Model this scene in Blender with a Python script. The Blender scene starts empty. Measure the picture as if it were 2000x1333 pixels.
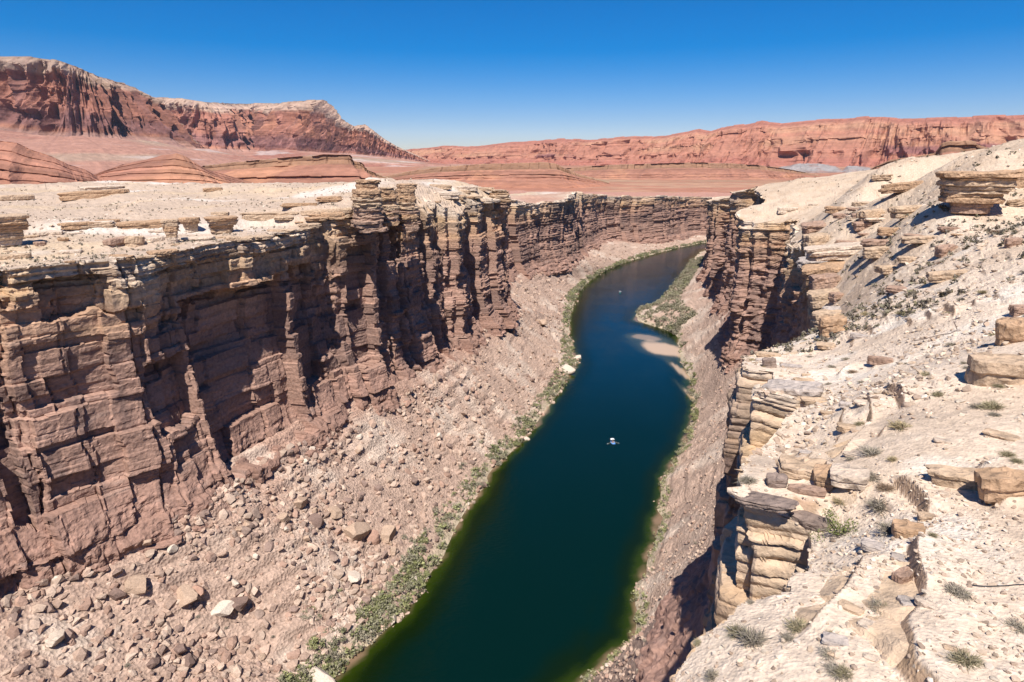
import bpy, math, random
import numpy as np
from mathutils import Vector

# ------------------------------------------------------------------ camera, sky, sun, exposure
CAM_H, FPX, HORIZON = 142.0, 1230.0, 318.0
PITCH = math.atan((666.5 - HORIZON) / FPX)
CP, SP = math.cos(PITCH), math.sin(PITCH)
scene = bpy.context.scene
COL = scene.collection
cam_data = bpy.data.cameras.new('camera')
cam = bpy.data.objects.new('camera', cam_data)
COL.objects.link(cam)
cam.location = (0, 0, CAM_H)
cam.rotation_euler = (math.pi / 2 - PITCH, 0, 0)
cam_data.sensor_width = 36
cam_data.lens = 36 * FPX / 2000
cam_data.clip_start, cam_data.clip_end = 0.5, 90000
scene.camera = cam
SUN_EL, SUN_AZ = math.radians(57.5), math.radians(188)      # azimuth clockwise from +Y: the sun stands behind the camera
world = bpy.data.worlds.new('World')
scene.world = world
world.use_nodes = True
wn = world.node_tree
wn.nodes.clear()
sky = wn.nodes.new('ShaderNodeTexSky')
sky.sky_type = 'NISHITA'
sky.sun_disc = False
sky.sun_elevation = SUN_EL
sky.sun_rotation = SUN_AZ
sky.altitude = 1100
sky.air_density, sky.dust_density, sky.ozone_density = 1.0, 0.25, 3.0
hs = wn.nodes.new('ShaderNodeHueSaturation')
hs.inputs['Saturation'].default_value = 1.7
hs.inputs['Value'].default_value = 1.0
bg = wn.nodes.new('ShaderNodeBackground')
bg.inputs['Strength'].default_value = 0.072
wo = wn.nodes.new('ShaderNodeOutputWorld')
wn.links.new(sky.outputs[0], hs.inputs['Color'])
tint = wn.nodes.new('ShaderNodeMix')                       # polarising filter: the whole sky a little less green, more blue
tint.data_type, tint.blend_type = 'RGBA', 'MULTIPLY'
tint.inputs['Factor'].default_value = 1.0
tint.inputs['B'].default_value = (1.0, 0.87, 1.06, 1)
wn.links.new(hs.outputs[0], tint.inputs['A'])
wn.links.new(tint.outputs['Result'], bg.inputs['Color'])
wn.links.new(bg.outputs[0], wo.inputs['Surface'])
sun_data = bpy.data.lights.new('sun', 'SUN')
sun_data.energy = 5.0
sun_data.angle = math.radians(0.53)
sun_data.color = (1.0, 0.955, 0.89)
sun = bpy.data.objects.new('sun', sun_data)
COL.objects.link(sun)
sdir = Vector((math.sin(SUN_AZ) * math.cos(SUN_EL), math.cos(SUN_AZ) * math.cos(SUN_EL), math.sin(SUN_EL)))
sun.rotation_euler = sdir.to_track_quat('Z', 'Y').to_euler()
sun.location = sdir * 500
vs = scene.view_settings
vs.view_transform, vs.look, vs.exposure, vs.gamma = 'Standard', 'None', 0.52, 1.0
vs.use_curve_mapping = False
scene.cycles.max_bounces = 5
scene.cycles.diffuse_bounces = 2

# ------------------------------------------------------------------ numeric helpers
rng = np.random.default_rng(7)
random.seed(7)
A = np.asarray

def ray(px, py):
    ox, oy = px - 1000.0, py - 666.5
    return np.array([ox, FPX * CP - oy * SP, -(FPX * SP + oy * CP)])
def pt(px, py, t):
    return np.array([0, 0, CAM_H]) + ray(px, py) * t
def pz(px, py, z=0.0):
    r = ray(px, py)
    return np.array([0, 0, CAM_H]) + r * ((z - CAM_H) / r[2])
def proj(x, y, z):
    dz = z - CAM_H
    c = y * CP - dz * SP
    return 1000 + FPX * x / c, 666.5 - FPX * (y * SP + dz * CP) / c
def z_for_row(y, row):
    k = (666.5 - row) / FPX
    return CAM_H + y * (k * CP - SP) / (CP + k * SP)

def hsh(*a):
    h = np.uint32(2166136261)
    for v in a:
        v = np.asarray(v).astype(np.int64).astype(np.uint32)
        h = (h ^ v) * np.uint32(16777619)
        h = h ^ (h >> np.uint32(15))
        h = h * np.uint32(2246822519)
        h = h ^ (h >> np.uint32(13))
    return (h & np.uint32(0xFFFFFF)).astype(np.float64) / float(0xFFFFFF)
np.seterr(over='ignore')
def n2(x, y, seed=0):
    x, y = np.broadcast_arrays(A(x, float), A(y, float))
    i, j = np.floor(x), np.floor(y)
    u, v = x - i, y - j
    u = u * u * u * (u * (u * 6 - 15) + 10)
    v = v * v * v * (v * (v * 6 - 15) + 10)
    a, b = hsh(i, j, seed), hsh(i + 1, j, seed)
    c, d = hsh(i, j + 1, seed), hsh(i + 1, j + 1, seed)
    return ((a * (1 - u) + b * u) * (1 - v) + (c * (1 - u) + d * u) * v) * 2 - 1
def fbm(x, y, o=4, seed=0, g=0.5):
    r, amp, tot = 0, 1.0, 0
    for k in range(o):
        r = r + amp * n2(x * 2 ** k + 13.7 * k, y * 2 ** k - 7.3 * k, seed + k)
        tot += amp
        amp *= g
    return r / tot
def ridge(x, y, o=4, seed=0):
    r, amp, tot = 0, 1.0, 0
    for k in range(o):
        r = r + amp * (1 - np.abs(n2(x * 2 ** k + 5.1 * k, y * 2 ** k + 9.2 * k, seed + k)) * 2)
        tot += amp
        amp *= 0.5
    return r / tot
def sst(a, b, x):
    t = np.clip((x - a) / (b - a), 0, 1)
    return t * t * (3 - 2 * t)
def jcell(x, w, seed):
    """irregular cells along x: index and distance to the nearer edge (same unit as x)"""
    q = x / w
    i = np.floor(q)
    e0 = i + 0.7 * hsh(i, seed) - 0.35
    e1 = i + 1 + 0.7 * hsh(i + 1, seed) - 0.35
    lo, hi = q < e0, q >= e1
    idx = np.where(lo, i - 1, np.where(hi, i + 1, i))
    L = np.where(lo, i - 1 + 0.7 * hsh(i - 1, seed) - 0.35, np.where(hi, e1, e0))
    R = np.where(lo, e0, np.where(hi, i + 2 + 0.7 * hsh(i + 2, seed) - 0.35, e1))
    return idx, np.minimum(q - L, R - q) * w
def jmid(x, w, seed):
    """signed distance from the middle of the irregular cell"""
    q = x / w
    idx, e = jcell(x, w, seed)
    L = idx + 0.7 * hsh(idx, seed) - 0.35
    R = idx + 1 + 0.7 * hsh(idx + 1, seed) - 0.35
    return (q - 0.5 * (L + R)) * w
def beds(lo, hi, tmin, tmax, seed):
    r = np.random.default_rng(seed)
    e = [lo]
    while e[-1] < hi:
        e.append(e[-1] + r.uniform(tmin, tmax))
    return np.array(e)
def bed(z, edges):
    k = np.clip(np.searchsorted(edges, z) - 1, 0, len(edges) - 2)
    u = (z - edges[k]) / (edges[k + 1] - edges[k])
    return k, np.clip(u, 0, 1)
def mix(a, b, t):
    t = np.asarray(t)[..., None]
    return A(a) * (1 - t) + A(b) * t
class TPS:
    def __init__(s, P, lam=0.0):
        P = A(P, float)
        s.c = P[:, :2]
        n = len(P)
        K = s.k(np.linalg.norm(s.c[:, None] - s.c[None], axis=2)) + lam * np.eye(n)
        Q = np.c_[np.ones(n), s.c]
        M = np.zeros((n + 3, n + 3))
        M[:n, :n], M[:n, n:], M[n:, :n] = K, Q, Q.T
        s.w = np.linalg.solve(M, np.r_[P[:, 2], 0, 0, 0])
    @staticmethod
    def k(r):
        return np.where(r > 1e-9, r * r * np.log(np.maximum(r, 1e-9)), 0)
    def __call__(s, x, y):
        x, y = A(x, float), A(y, float)
        sh = x.shape
        x, y = x.ravel(), y.ravel()
        out = s.w[-3] + s.w[-2] * x + s.w[-1] * y
        for (cx, cy), w in zip(s.c, s.w[:-3]):
            r2 = (x - cx) ** 2 + (y - cy) ** 2
            out += w * 0.5 * r2 * np.log(np.maximum(r2, 1e-12))
        return out.reshape(sh)
def polyline(P, n=None, step=None, smooth=0):
    P = A(P, float)
    L = np.r_[0, np.cumsum(np.linalg.norm(np.diff(P[:, :2], axis=0), axis=1))]
    n = n or int(L[-1] / step)
    s = np.linspace(0, L[-1], n)
    Q = np.stack([np.interp(s, L, P[:, k]) for k in range(P.shape[1])], 1)
    for _ in range(smooth):
        Q[1:-1] = (Q[:-2] + 2 * Q[1:-1] + Q[2:]) / 4
    return Q, s
def inside(x, y, poly):
    poly = A(poly)[:, :2]
    r = np.zeros(x.shape, bool)
    x1, y1 = poly[-1]
    for x2, y2 in poly:
        if y1 != y2:
            m = ((y1 > y) != (y2 > y)) & (x < (x2 - x1) * (y - y1) / (y2 - y1) + x1)
            r ^= m
        x1, y1 = x2, y2
    return r
def dist_line(x, y, P):
    d = np.full(x.shape, 1e18)
    for a, b in zip(P[:-1], P[1:]):
        ab = b[:2] - a[:2]
        t = np.clip(((x - a[0]) * ab[0] + (y - a[1]) * ab[1]) / max(ab @ ab, 1e-9), 0, 1)
        d = np.minimum(d, (x - a[0] - t * ab[0]) ** 2 + (y - a[1] - t * ab[1]) ** 2)
    return np.sqrt(d)

# ------------------------------------------------------------------ object helpers
def mesh_obj(name, V, F, mat, col=None, parent=None, smooth=False, **props):
    me = bpy.data.meshes.new(name)
    V = np.ascontiguousarray(V, np.float32).reshape(-1, 3)
    if isinstance(F, np.ndarray):
        k = F.shape[1]
        me.vertices.add(len(V))
        me.vertices.foreach_set('co', V.ravel())
        me.loops.add(F.size)
        me.loops.foreach_set('vertex_index', np.ascontiguousarray(F, np.int32).ravel())
        me.polygons.add(len(F))
        me.polygons.foreach_set('loop_start', np.arange(0, F.size, k, dtype=np.int32))
        me.polygons.foreach_set('loop_total', np.full(len(F), k, np.int32))
        me.polygons.foreach_set('use_smooth', np.full(len(F), smooth, bool))
        me.update(calc_edges=True)
    else:
        me.from_pydata([tuple(v) for v in V], [], F)
        me.polygons.foreach_set('use_smooth', np.full(len(me.polygons), smooth, bool))
    if col is not None:
        c = np.ones((len(V), 4), np.float32)
        c[:, :3] = A(col).reshape(-1, 3)
        at = me.color_attributes.new('Col', 'FLOAT_COLOR', 'POINT')
        at.data.foreach_set('color', c.ravel())
    if mat:
        me.materials.append(mat)
    o = bpy.data.objects.new(name, me)
    COL.objects.link(o)
    if parent:
        o.parent = parent
    for k, v in props.items():
        o[k] = v
    return o
def grid_faces(nr, nc, mask=None, flip=False):
    i = np.arange(nr - 1)[:, None] * nc + np.arange(nc - 1)[None]
    F = np.stack([i, i + 1, i + nc + 1, i + nc], -1)
    if flip:
        F = F[..., ::-1]
    if mask is not None:
        F = F[mask]
    return F.reshape(-1, 4)
def compact(V, F, C=None):
    used = np.unique(F)
    m = np.zeros(len(V), np.int64)
    m[used] = np.arange(len(used))
    return V[used], m[F], (None if C is None else C[used])
def link_copy(src, loc, rot, scl, **props):
    o = src.copy()
    COL.objects.link(o)
    o.location, o.rotation_euler, o.scale = loc, rot, scl
    for k, v in props.items():
        o[k] = v
    return o

def rock_mat(name, bump=(1.5, 0.25), fine=(0.5, 0.35), var=0.3, tint=(0.8, 0.7, 0.62), rough=0.92):
    """vertex colour x grain noise, with two scales of relief"""
    m = bpy.data.materials.new(name)
    m.use_nodes = True
    nt = m.node_tree
    N, L = nt.nodes, nt.links
    bs = N['Principled BSDF']
    bs.inputs['Roughness'].default_value = rough
    bs.inputs['Specular IOR Level'].default_value = 0.15
    at = N.new('ShaderNodeAttribute')
    at.attribute_name = 'Col'
    geo = N.new('ShaderNodeNewGeometry')
    na = N.new('ShaderNodeTexNoise')
    na.inputs['Scale'].default_value = bump[0]
    na.inputs['Detail'].default_value = 6
    na.inputs['Roughness'].default_value = 0.65
    L.new(geo.outputs['Position'], na.inputs['Vector'])
    nb = N.new('ShaderNodeTexVoronoi')
    nb.inputs['Scale'].default_value = fine[0]
    L.new(geo.outputs['Position'], nb.inputs['Vector'])
    rp = N.new('ShaderNodeMapRange')
    rp.inputs['From Min'].default_value, rp.inputs['From Max'].default_value = 0.3, 0.7
    rp.inputs['To Min'].default_value, rp.inputs['To Max'].default_value = 1 - var, 1 + var
    L.new(na.outputs['Fac'], rp.inputs['Value'])
    mx = N.new('ShaderNodeMix')
    mx.data_type, mx.blend_type = 'RGBA', 'MULTIPLY'
    mx.inputs['Factor'].default_value = 1
    L.new(at.outputs['Color'], mx.inputs['A'])
    L.new(rp.outputs[0], mx.inputs['B'])
    L.new(mx.outputs['Result'], bs.inputs['Base Color'])
    b1 = N.new('ShaderNodeBump')
    b1.inputs['Strength'].default_value = 0.9
    b1.inputs['Distance'].default_value = bump[1]
    L.new(na.outputs['Fac'], b1.inputs['Height'])
    b2 = N.new('ShaderNodeBump')
    b2.inputs['Strength'].default_value = 0.8
    b2.inputs['Distance'].default_value = fine[1]
    L.new(nb.outputs['Distance'], b2.inputs['Height'])
    L.new(b1.outputs[0], b2.inputs['Normal'])
    L.new(b2.outputs[0], bs.inputs['Normal'])
    return m
def plain_mat(name, rgb, rough=0.8, spec=0.2, random_tint=0.0, metal=0.0):
    m = bpy.data.materials.new(name)
    m.use_nodes = True
    nt = m.node_tree
    N, L = nt.nodes, nt.links
    bs = N['Principled BSDF']
    bs.inputs['Roughness'].default_value = rough
    bs.inputs['Specular IOR Level'].default_value = spec
    bs.inputs['Metallic'].default_value = metal
    geo = N.new('ShaderNodeNewGeometry')
    nz = N.new('ShaderNodeTexNoise')
    nz.inputs['Scale'].default_value = 3.0
    nz.inputs['Detail'].default_value = 4
    L.new(geo.outputs['Position'], nz.inputs['Vector'])
    oi = N.new('ShaderNodeObjectInfo')
    ma = N.new('ShaderNodeMath')
    ma.operation = 'MULTIPLY_ADD'
    L.new(oi.outputs['Random'], ma.inputs[0])
    ma.inputs[1].default_value = random_tint * 2
    ma.inputs[2].default_value = 0.8 - random_tint
    mb = N.new('ShaderNodeMath')
    mb.operation = 'MULTIPLY_ADD'
    L.new(nz.outputs['Fac'], mb.inputs[0])
    mb.inputs[1].default_value = 0.4
    L.new(ma.outputs[0], mb.inputs[2])
    mx = N.new('ShaderNodeMix')
    mx.data_type, mx.blend_type = 'RGBA', 'MULTIPLY'
    mx.inputs['Factor'].default_value = 1
    mx.inputs['A'].default_value = (*rgb, 1)
    L.new(mb.outputs[0], mx.inputs['B'])
    L.new(mx.outputs['Result'], bs.inputs['Base Color'])
    return m

M_CLIFF = rock_mat('canyon_rock', (0.9, 0.35), (0.8, 0.25), 0.28)
M_GROUND = rock_mat('limestone_ground', (2.0, 0.15), (6.0, 0.05), 0.26)
M_TALUS = rock_mat('talus_rubble', (0.9, 0.3), (1.1, 0.45), 0.25)
M_FAR = rock_mat('red_desert_rock', (0.02, 6.0), (0.03, 6.0), 0.22)
M_LEDGE = rock_mat('ledge_rock', (1.3, 0.35), (1.8, 0.2), 0.34)
M_ROCK = rock_mat('loose_rock', (2.5, 0.08), (1.5, 0.05), 0.25)

CREAM, CREAM_L = A((0.63, 0.495, 0.375)), A((0.445, 0.335, 0.25))
TAN, OCHRE = A((0.52, 0.36, 0.235)), A((0.47, 0.30, 0.155))
BROWN, RED = A((0.335, 0.205, 0.155)), A((0.315, 0.185, 0.14))
VARN = A((0.13, 0.088, 0.078))
TALUS = A((0.42, 0.295, 0.225))
DUST = A((0.315, 0.148, 0.098))

# ------------------------------------------------------------------ plan of the canyon (metres; water level is z = 0)
LP = [  # left bank: shore point, foot of the cliff
    ((-60, -60, 0), (-140, -60, 46)), ((-52, 60, 0), (-140, 60, 46)),
    (pz(650, 1333), pz(0, 1136, 43)), (pz(740, 1235), pz(130, 1083, 43)), (pz(785, 1200), pz(245, 1045, 42)),
    (pz(838, 1120), pz(385, 996, 42)), (pz(905, 1010), pz(507, 910, 41)), (pz(960, 920), pz(588, 865, 41)),
    (pz(1030, 850), pz(696, 798, 40)), (pz(1085, 775), pz(811, 756, 38)), (pz(1125, 712), pz(900, 690, 37)),
    (pz(1112, 655), pz(951, 637, 36)), (pz(1112, 620), pz(1003, 600, 35)), (pz(1122, 590), (-12, 545, 34)),
    (pz(1130, 570), (14, 640, 30)), (pz(1150, 550), pz(1056, 530, 28)), (pz(1180, 530), pz(1101, 523, 24)),
    (pz(1215, 515), pz(1140, 509, 18)), (pz(1245, 505), (104, 905, 22)), (pz(1268, 499), (160, 1020, 22)),
    (pz(1290, 493), (204, 1070, 12)), (pz(1320, 485), pz(1294, 474, 6)), (pz(1370, 475), pz(1350, 463, 5)),
    ((450, 1235, 0), (440, 1300, 6)), ((750, 1290, 0), (745, 1350, 8))]
L_SHORE, L_BASE = A([p[0] for p in LP], float), A([p[1] for p in LP], float)
RP = [
    ((-26, -60, 0), (0, -60, 70)), ((-24, 0, 0), (2, 0, 72)), ((-12, 60, 0), (11, 40, 72)), ((3, 105, 0), (25, 80, 70)),
    ((14, 138, 0), (37, 108, 66)), (pz(1190, 1290), (53, 128, 60)), (pz(1235, 1250), (67, 146, 54)),
    (pz(1250, 1130), (87, 185, 47)), (pz(1290, 1000), (100, 225, 40)), (pz(1300, 930), (116, 265, 38)),
    (pz(1337, 868), (135, 310, 36)), (pz(1357, 800), (129, 352, 29)), (pz(1345, 740), (149, 415, 32)),
    (pz(1330, 690), (161, 460, 32)), (pz(1325, 655), (167, 494, 31)), (pz(1290, 640), (178, 534, 30)), (pz(1240, 627), (182, 562, 29)),
    (pz(1247, 606), (190, 600, 28)), (pz(1290, 590), (200, 650, 26)), (pz(1330, 540), (240, 770, 20)),
    (pz(1350, 510), (300, 930, 12)), (pz(1375, 488), (366, 1040, 7)), ((500, 1140, 0), (500, 1090, 9)), ((750, 1200, 0), (745, 1140, 10))]
R_SHORE, R_BASE = A([p[0] for p in RP], float), A([p[1] for p in RP], float)

# left rim: pixel rows of the brink, used to find its height
ROWS_L = A([(-400, 545), (0, 527), (160, 510), (240, 503), (350, 490), (470, 478), (560, 455), (640, 442), (700, 430), (745, 408), (770, 398),
            (800, 400), (815, 420), (850, 424), (880, 420), (900, 402), (950, 388), (985, 378), (1003, 386), (1030, 398), (1060, 400), (1100, 394),
            (1115, 379), (1140, 378), (1200, 384), (1300, 385), (1400, 386), (1700, 386)], float)
def offset_line(P, d):
    P = A(P, float)
    T = np.gradient(P[:, :2], axis=0)
    T /= np.linalg.norm(T, axis=1)[:, None]
    Q = P.copy()
    Q[:, 0] += T[:, 1] * d
    Q[:, 1] -= T[:, 0] * d
    return Q
L_LINE, _ = polyline(L_BASE, step=6.0, smooth=3)
L_RIM = offset_line(L_LINE, -8.0)
for p in L_RIM:
    z = 118.0
    for _ in range(6):
        px, _r = proj(p[0], max(p[1], 90), z)
        z = z_for_row(max(p[1], 90), np.interp(px, ROWS_L[:, 0], ROWS_L[:, 1]))
    p[2] = z
L_RIM[L_RIM[:, 1] < 90, 2] = L_RIM[L_RIM[:, 1] >= 90][0, 2]
def cp(px, py, t):
    return pt(px, py, t)
TL = [tuple(p) for p in L_RIM[::5]] + [cp(*q) for q in (
    (0, 470, .17), (0, 432, .21), (0, 400, .28), (0, 367, .38), (180, 480, .17), (180, 425, .21), (200, 364, .37),
    (350, 440, .195), (350, 416, .21), (350, 390, .28), (350, 362, .38), (500, 440, .205), (500, 412, .22), (520, 388, .28), (520, 361, .39),
    (640, 412, .215), (640, 390, .25), (640, 361, .37), (720, 385, .245), (730, 362, .34), (800, 372, .28), (800, 361, .36),
    (860, 385, .3), (860, 363, .38), (930, 370, .34), (940, 366, .38), (980, 375, .385))] + [
    (-60, 700, 104), (-300, 700, 112), (-600, 700, 112), (-900, 900, 100), (-200, 900, 96), (0, 1000, 92), (60, 1200, 82), (250, 1400, 72),
    (-500, 1200, 92), (500, 1500, 70), (-700, 300, 124), (-400, 100, 122), (-400, -60, 120), (-900, -60, 120)]
plateau_left = TPS(TL, 40.0)

RIM_PX = [(1290, 1333, .0203), (1332, 1280, .0206), (1400, 1217, .0211), (1475, 1184, .0216), (1538, 1186, .0216), (1588, 1150, .0219), (1606, 1120, .0240),
          (1592, 1056, .0275), (1543, 1015, .0280), (1490, 978, .0284), (1441, 943, .0290), (1436, 925, .0312), (1452, 905, .0345), (1500, 868, .0385), (1520, 842, .0405), (1592, 800, .0450),
          (1530, 776, .0456), (1470, 766, .0462), (1466, 757, .0490), (1500, 750, .0530), (1508, 732, .0562), (1444, 721, .0568), (1442, 708, .0620), (1452, 700, .0690), (1500, 688, .0780), (1560, 670, .0860), (1612, 650, .0940), (1625, 618, .1060), (1606, 573, .1220)]
def plane_t(px, py):
    r = ray(px, py)
    return 17.0 / (-r[2] + 0.22 * r[0] - 0.12 * r[1])
TR = [cp(*q) for q in RIM_PX] + [cp(px, py, plane_t(px, py)) for px, py in (
    (2000, 1333), (1850, 1333), (1700, 1333), (1560, 1333), (1430, 1333), (1700, 1180), (1850, 1180), (2000, 1180), (1720, 1050), (1850, 1040), (2000, 1040),
    (1700, 930), (1830, 920), (2000, 920), (1720, 830), (1850, 800), (2000, 780), (1750, 740), (1880, 700), (2000, 660), (2000, 560))] + [cp(*q) for q in (
    (1600, 900, .0355), (1560, 860, .0390), (1640, 760, .0480), (1600, 720, .0590), (1660, 680, .0650), (1720, 640, .0650), (1660, 620, .0850), (1850, 610, .0580),
    (1640, 585, .11), (1580, 505, .16), (1575, 460, .21), (1573, 445, .238), (1570, 428, .268), (1430, 417, .298), (1650, 500, .14),
    (1700, 560, .098), (1750, 475, .14), (1740, 420, .2), (1830, 410, .105), (1900, 420, .1), (1980, 420, .098),
    (2000, 281, .135), (1900, 298, .155), (1750, 320, .215), (1600, 350, .33), (1500, 373, .45), (1900, 308, .24), (1750, 330, .32), (1600, 358, .45), (2100, 270, .14), (2000, 340, .112), (1850, 345, .128), (1700, 370, .2), (1600, 395, .285),
    (2000, 480, .075), (1880, 500, .082), (1850, 560, .068))] + [
    (175, 566, 110), (205, 650, 104), (245, 790, 98), (300, 940, 92), (375, 1050, 88), (500, 1090, 88), (750, 1130, 90),
    (420, 900, 100), (330, 700, 112), (420, 500, 128), (260, 100, 156), (500, 60, 160), (700, 700, 110), (900, 1000, 95),
    (60, -60, 140), (150, -60, 152), (3, 0, 124), (2, -60, 124), (30, 0, 130), (5, 12, 122)]
plateau_right = TPS(TR, 6.0)

# right rim in plan: near bench, slot, tan block, recess, blocks, long recess, tower, far rim
R_RIM = A([(3, -25), (3, 0), (4.5, 12)] + [tuple(cp(*q)[:2]) for q in RIM_PX] + [
           (84, 170), (93, 197), (103, 230), (117, 265), (132, 300), (148, 331), (152, 336), (142, 345), (131, 360), (136, 374), (152, 384), (160, 405), (166, 440), (179, 470), (166, 489), (172, 500), (198, 534), (180, 556), (186, 570), (214, 611), (198, 637), (204, 652), (228, 700), (240, 775), (300, 935), (370, 1046), (500, 1094), (750, 1142)], float)

# ------------------------------------------------------------------ canyon walls
BED_A, BED_B, BED_M, BED_C, BED_D = beds(-60, 220, 9, 19, 1), beds(-60, 220, 2.2, 6.0, 2), beds(-60, 220, 3.5, 9.5, 7), beds(-60, 220, 0.7, 2.1, 3), beds(-60, 220, 0.22, 0.6, 4)
def wall_relief(s, z, zt, zb, A0, A1, A2, A3, AB, massive, slots, seed, wj=(26, 11, 4.5), zk=1.0, warm=0.0):
    """outward relief of a bedded and jointed cliff, in metres, and its rock colour"""
    hb = zt - z
    zz = z * zk + 0.9 * n2(s / 30, s * 0, seed + 1) + 0.25 * n2(s / 5, z / 6, seed + 2)
    kA, uA = bed(zz, BED_A)
    kB, uB = bed(zz, BED_B)
    kM, uM = bed(zz, BED_M)
    isM = (massive * sst(7, 12, hb) > 0.5)
    kB, uB = np.where(isM, kM + 500, kB), np.where(isM, uM, uB)
    kC, uC = bed(zz, BED_C)
    kD, uD = bed(zz, BED_D)
    sw = s + 1.2 * n2(z / 9, s / 40, seed + 3) + 0.35 * n2(z / 1.7, s / 6, seed + 4)
    c0, e0 = jcell(sw, wj[0], seed + 5)
    c0b, e0b = jcell(sw + 7, wj[0] * 0.45, seed + 6)
    cA, eA = jcell(sw + 3 * hsh(kA // 2, seed), wj[0] * 0.8, seed + 7)
    sB = sw + np.where(isM, 6.0, 2.0) * hsh(kB // 2, seed)
    cB, eB = jcell(np.where(isM, sB * 0.72, sB), wj[1], seed + 8)
    tilt = jmid(np.where(isM, sB * 0.72, sB), wj[1], seed + 8) * (hsh(cB, kB, seed + 61) - 0.45) * 0.42 * isM
    vt = (uB - 0.5) * (hsh(cB, kB, seed + 62) - 0.35) * 1.3 * isM
    cC, eC = jcell(sw + wj[2] * hsh(kC, seed), wj[2], seed + 9)
    D = A0 * (0.9 * (hsh(c0, seed + 10) * 2 - 1) + 0.7 * (hsh(c0b, seed + 11) * 2 - 1))
    D = D + 0.8 * A0 * n2(s / 34, z / 90, seed + 12)
    D = D + A1 * (hsh(cA, kA, seed + 13) * 2 - 1)
    D = D + A2 * (hsh(cB, kB, seed + 14) * 2 - 1) + tilt + vt
    D = D + A3 * (1 - 0.6 * massive * sst(9, 18, hb)) * (hsh(cC, kC, seed + 15) * 2 - 1)
    top = sst(11, 2, hb)
    hs_ = hsh(c0b, seed + 40)
    cut = slots * (hs_ > 0.35) * sst(hsh(c0b, seed + 41) * 16, hsh(c0b, seed + 41) * 16 + 2.5, hb) * (2.0 + 4.5 * hsh(c0b, seed + 42))
    D = D - cut * sst(2.8, 1.2, e0b + 0.9 * n2(z / 4, s / 9, seed + 43))
    low = sst(15, 2, z - zb)
    lay = AB * (1.0 + 0.9 * top) * (1 - 0.6 * low)
    smooth = sst(0.1, 0.5, n2(s / 18, z / 14, seed + 16)) * (1 - top)              # stretches of massive rock
    lay = lay * (1 - 0.6 * smooth)
    thin = 1 - 0.95 * massive * sst(4, 11, hb) * (0.6 + 0.4 * sst(-0.45, -0.1, n2(s / 26, z / 17, seed + 50)))
    D = D + (1 - thin) * (0.6 * (hsh(kB, seed + 19) * 2 - 1) * (0.4 + 0.6 * sst(-0.3, 0.3, n2(s / 20, z / 30, seed + 51))) - 0.35 * np.clip(1 - uB / 0.07, 0, 1) * (hsh(kB, cB, seed + 52) > 0.3))
    D = D + lay * thin * (1.1 * (hsh(kC, seed + 17) * 2 - 1) + 0.55 * (1 - (2 * uC - 1) ** 4) + 0.35 * (hsh(kD, kC, seed + 18) * 2 - 1) + 0.25 * (1 - (2 * uD - 1) ** 2) - 0.5)
    D = D + lay * 0.8 * (hsh(kB, seed + 19) * 2 - 1)
    for e, w, d in ((e0, 0.5, 1.2), (eB, 0.22, 0.7), (eC, 0.12, 0.35 * thin)):
        D = D - d * np.minimum(1, A2 + 0.3) * (1 - 0.75 * warm) * np.clip(1 - e / w, 0, 1)
    D = D + (0.45 + 0.9 * low) * (1 - 0.55 * massive * (1 - low)) * np.minimum(1, A1 + 0.2) * fbm(s / 3.0, z / 2.4, 4, seed + 20, 0.55)
    D = D + low * 2.2 * (0.5 + 0.5 * ridge(s / 6, z / 9, 3, seed + 21)) + 3.0 * sst(12, -2, z - zb)
    # rock colour: cream and tan beds at the top, red brown below, desert varnish, fresh scars
    q = hb + 5 * n2(s / 22, z / 12, seed + 30)
    c = mix(CREAM * 0.92, TAN, sst(0.5, 6, q))
    c = mix(c, A((0.40, 0.245, 0.16)), sst(6, 15, q))
    c = mix(c, BROWN, sst(14, 30, q))
    c = mix(c, RED, sst(0.45, 1.0, (z - zb) < 14) * 0.6)
    c = mix(c, mix(A((0.51, 0.37, 0.255)), A((0.33, 0.225, 0.17)), sst(5, 9, hb + 1.5 * n2(s / 4, z, seed + 60))), warm * sst(0.3, 1.6, hb) * sst(16, 9, hb))
    tone = 0.86 + 0.28 * hsh(kC, seed + 31) + 0.16 * (hsh(cB, kB, seed + 32) - 0.5) + 0.10 * (hsh(cC, kC, seed + 33) - 0.5)
    c = c * np.clip(tone, 0.55, 1.3)[..., None]
    oc = sst(0.15, 0.6, n2(s / 9, z / 3.0, seed + 34)) * sst(30, 5, hb)
    c = mix(c, OCHRE, 0.5 * oc)
    vn = sst(0.05, 0.55, fbm(s / 5, z / 40, 3, seed + 35)) * (hsh(cB, kB, seed + 36) > 0.45) * 0.55
    vn = np.maximum(vn, 0.5 * (hsh(cA, kA, seed + 37) > 0.8))
    vn = vn * (1 - 0.6 * low) * sst(0, 4, hb)
    c = mix(c, VARN, vn)
    pale = sst(0.35, 0.7, fbm(s / 7, z / 1.2, 3, seed + 38)) * 0.35
    c = mix(c, c * 0.5 + A((0.46, 0.36, 0.30)) * 0.5, pale)
    return D, c

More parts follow.
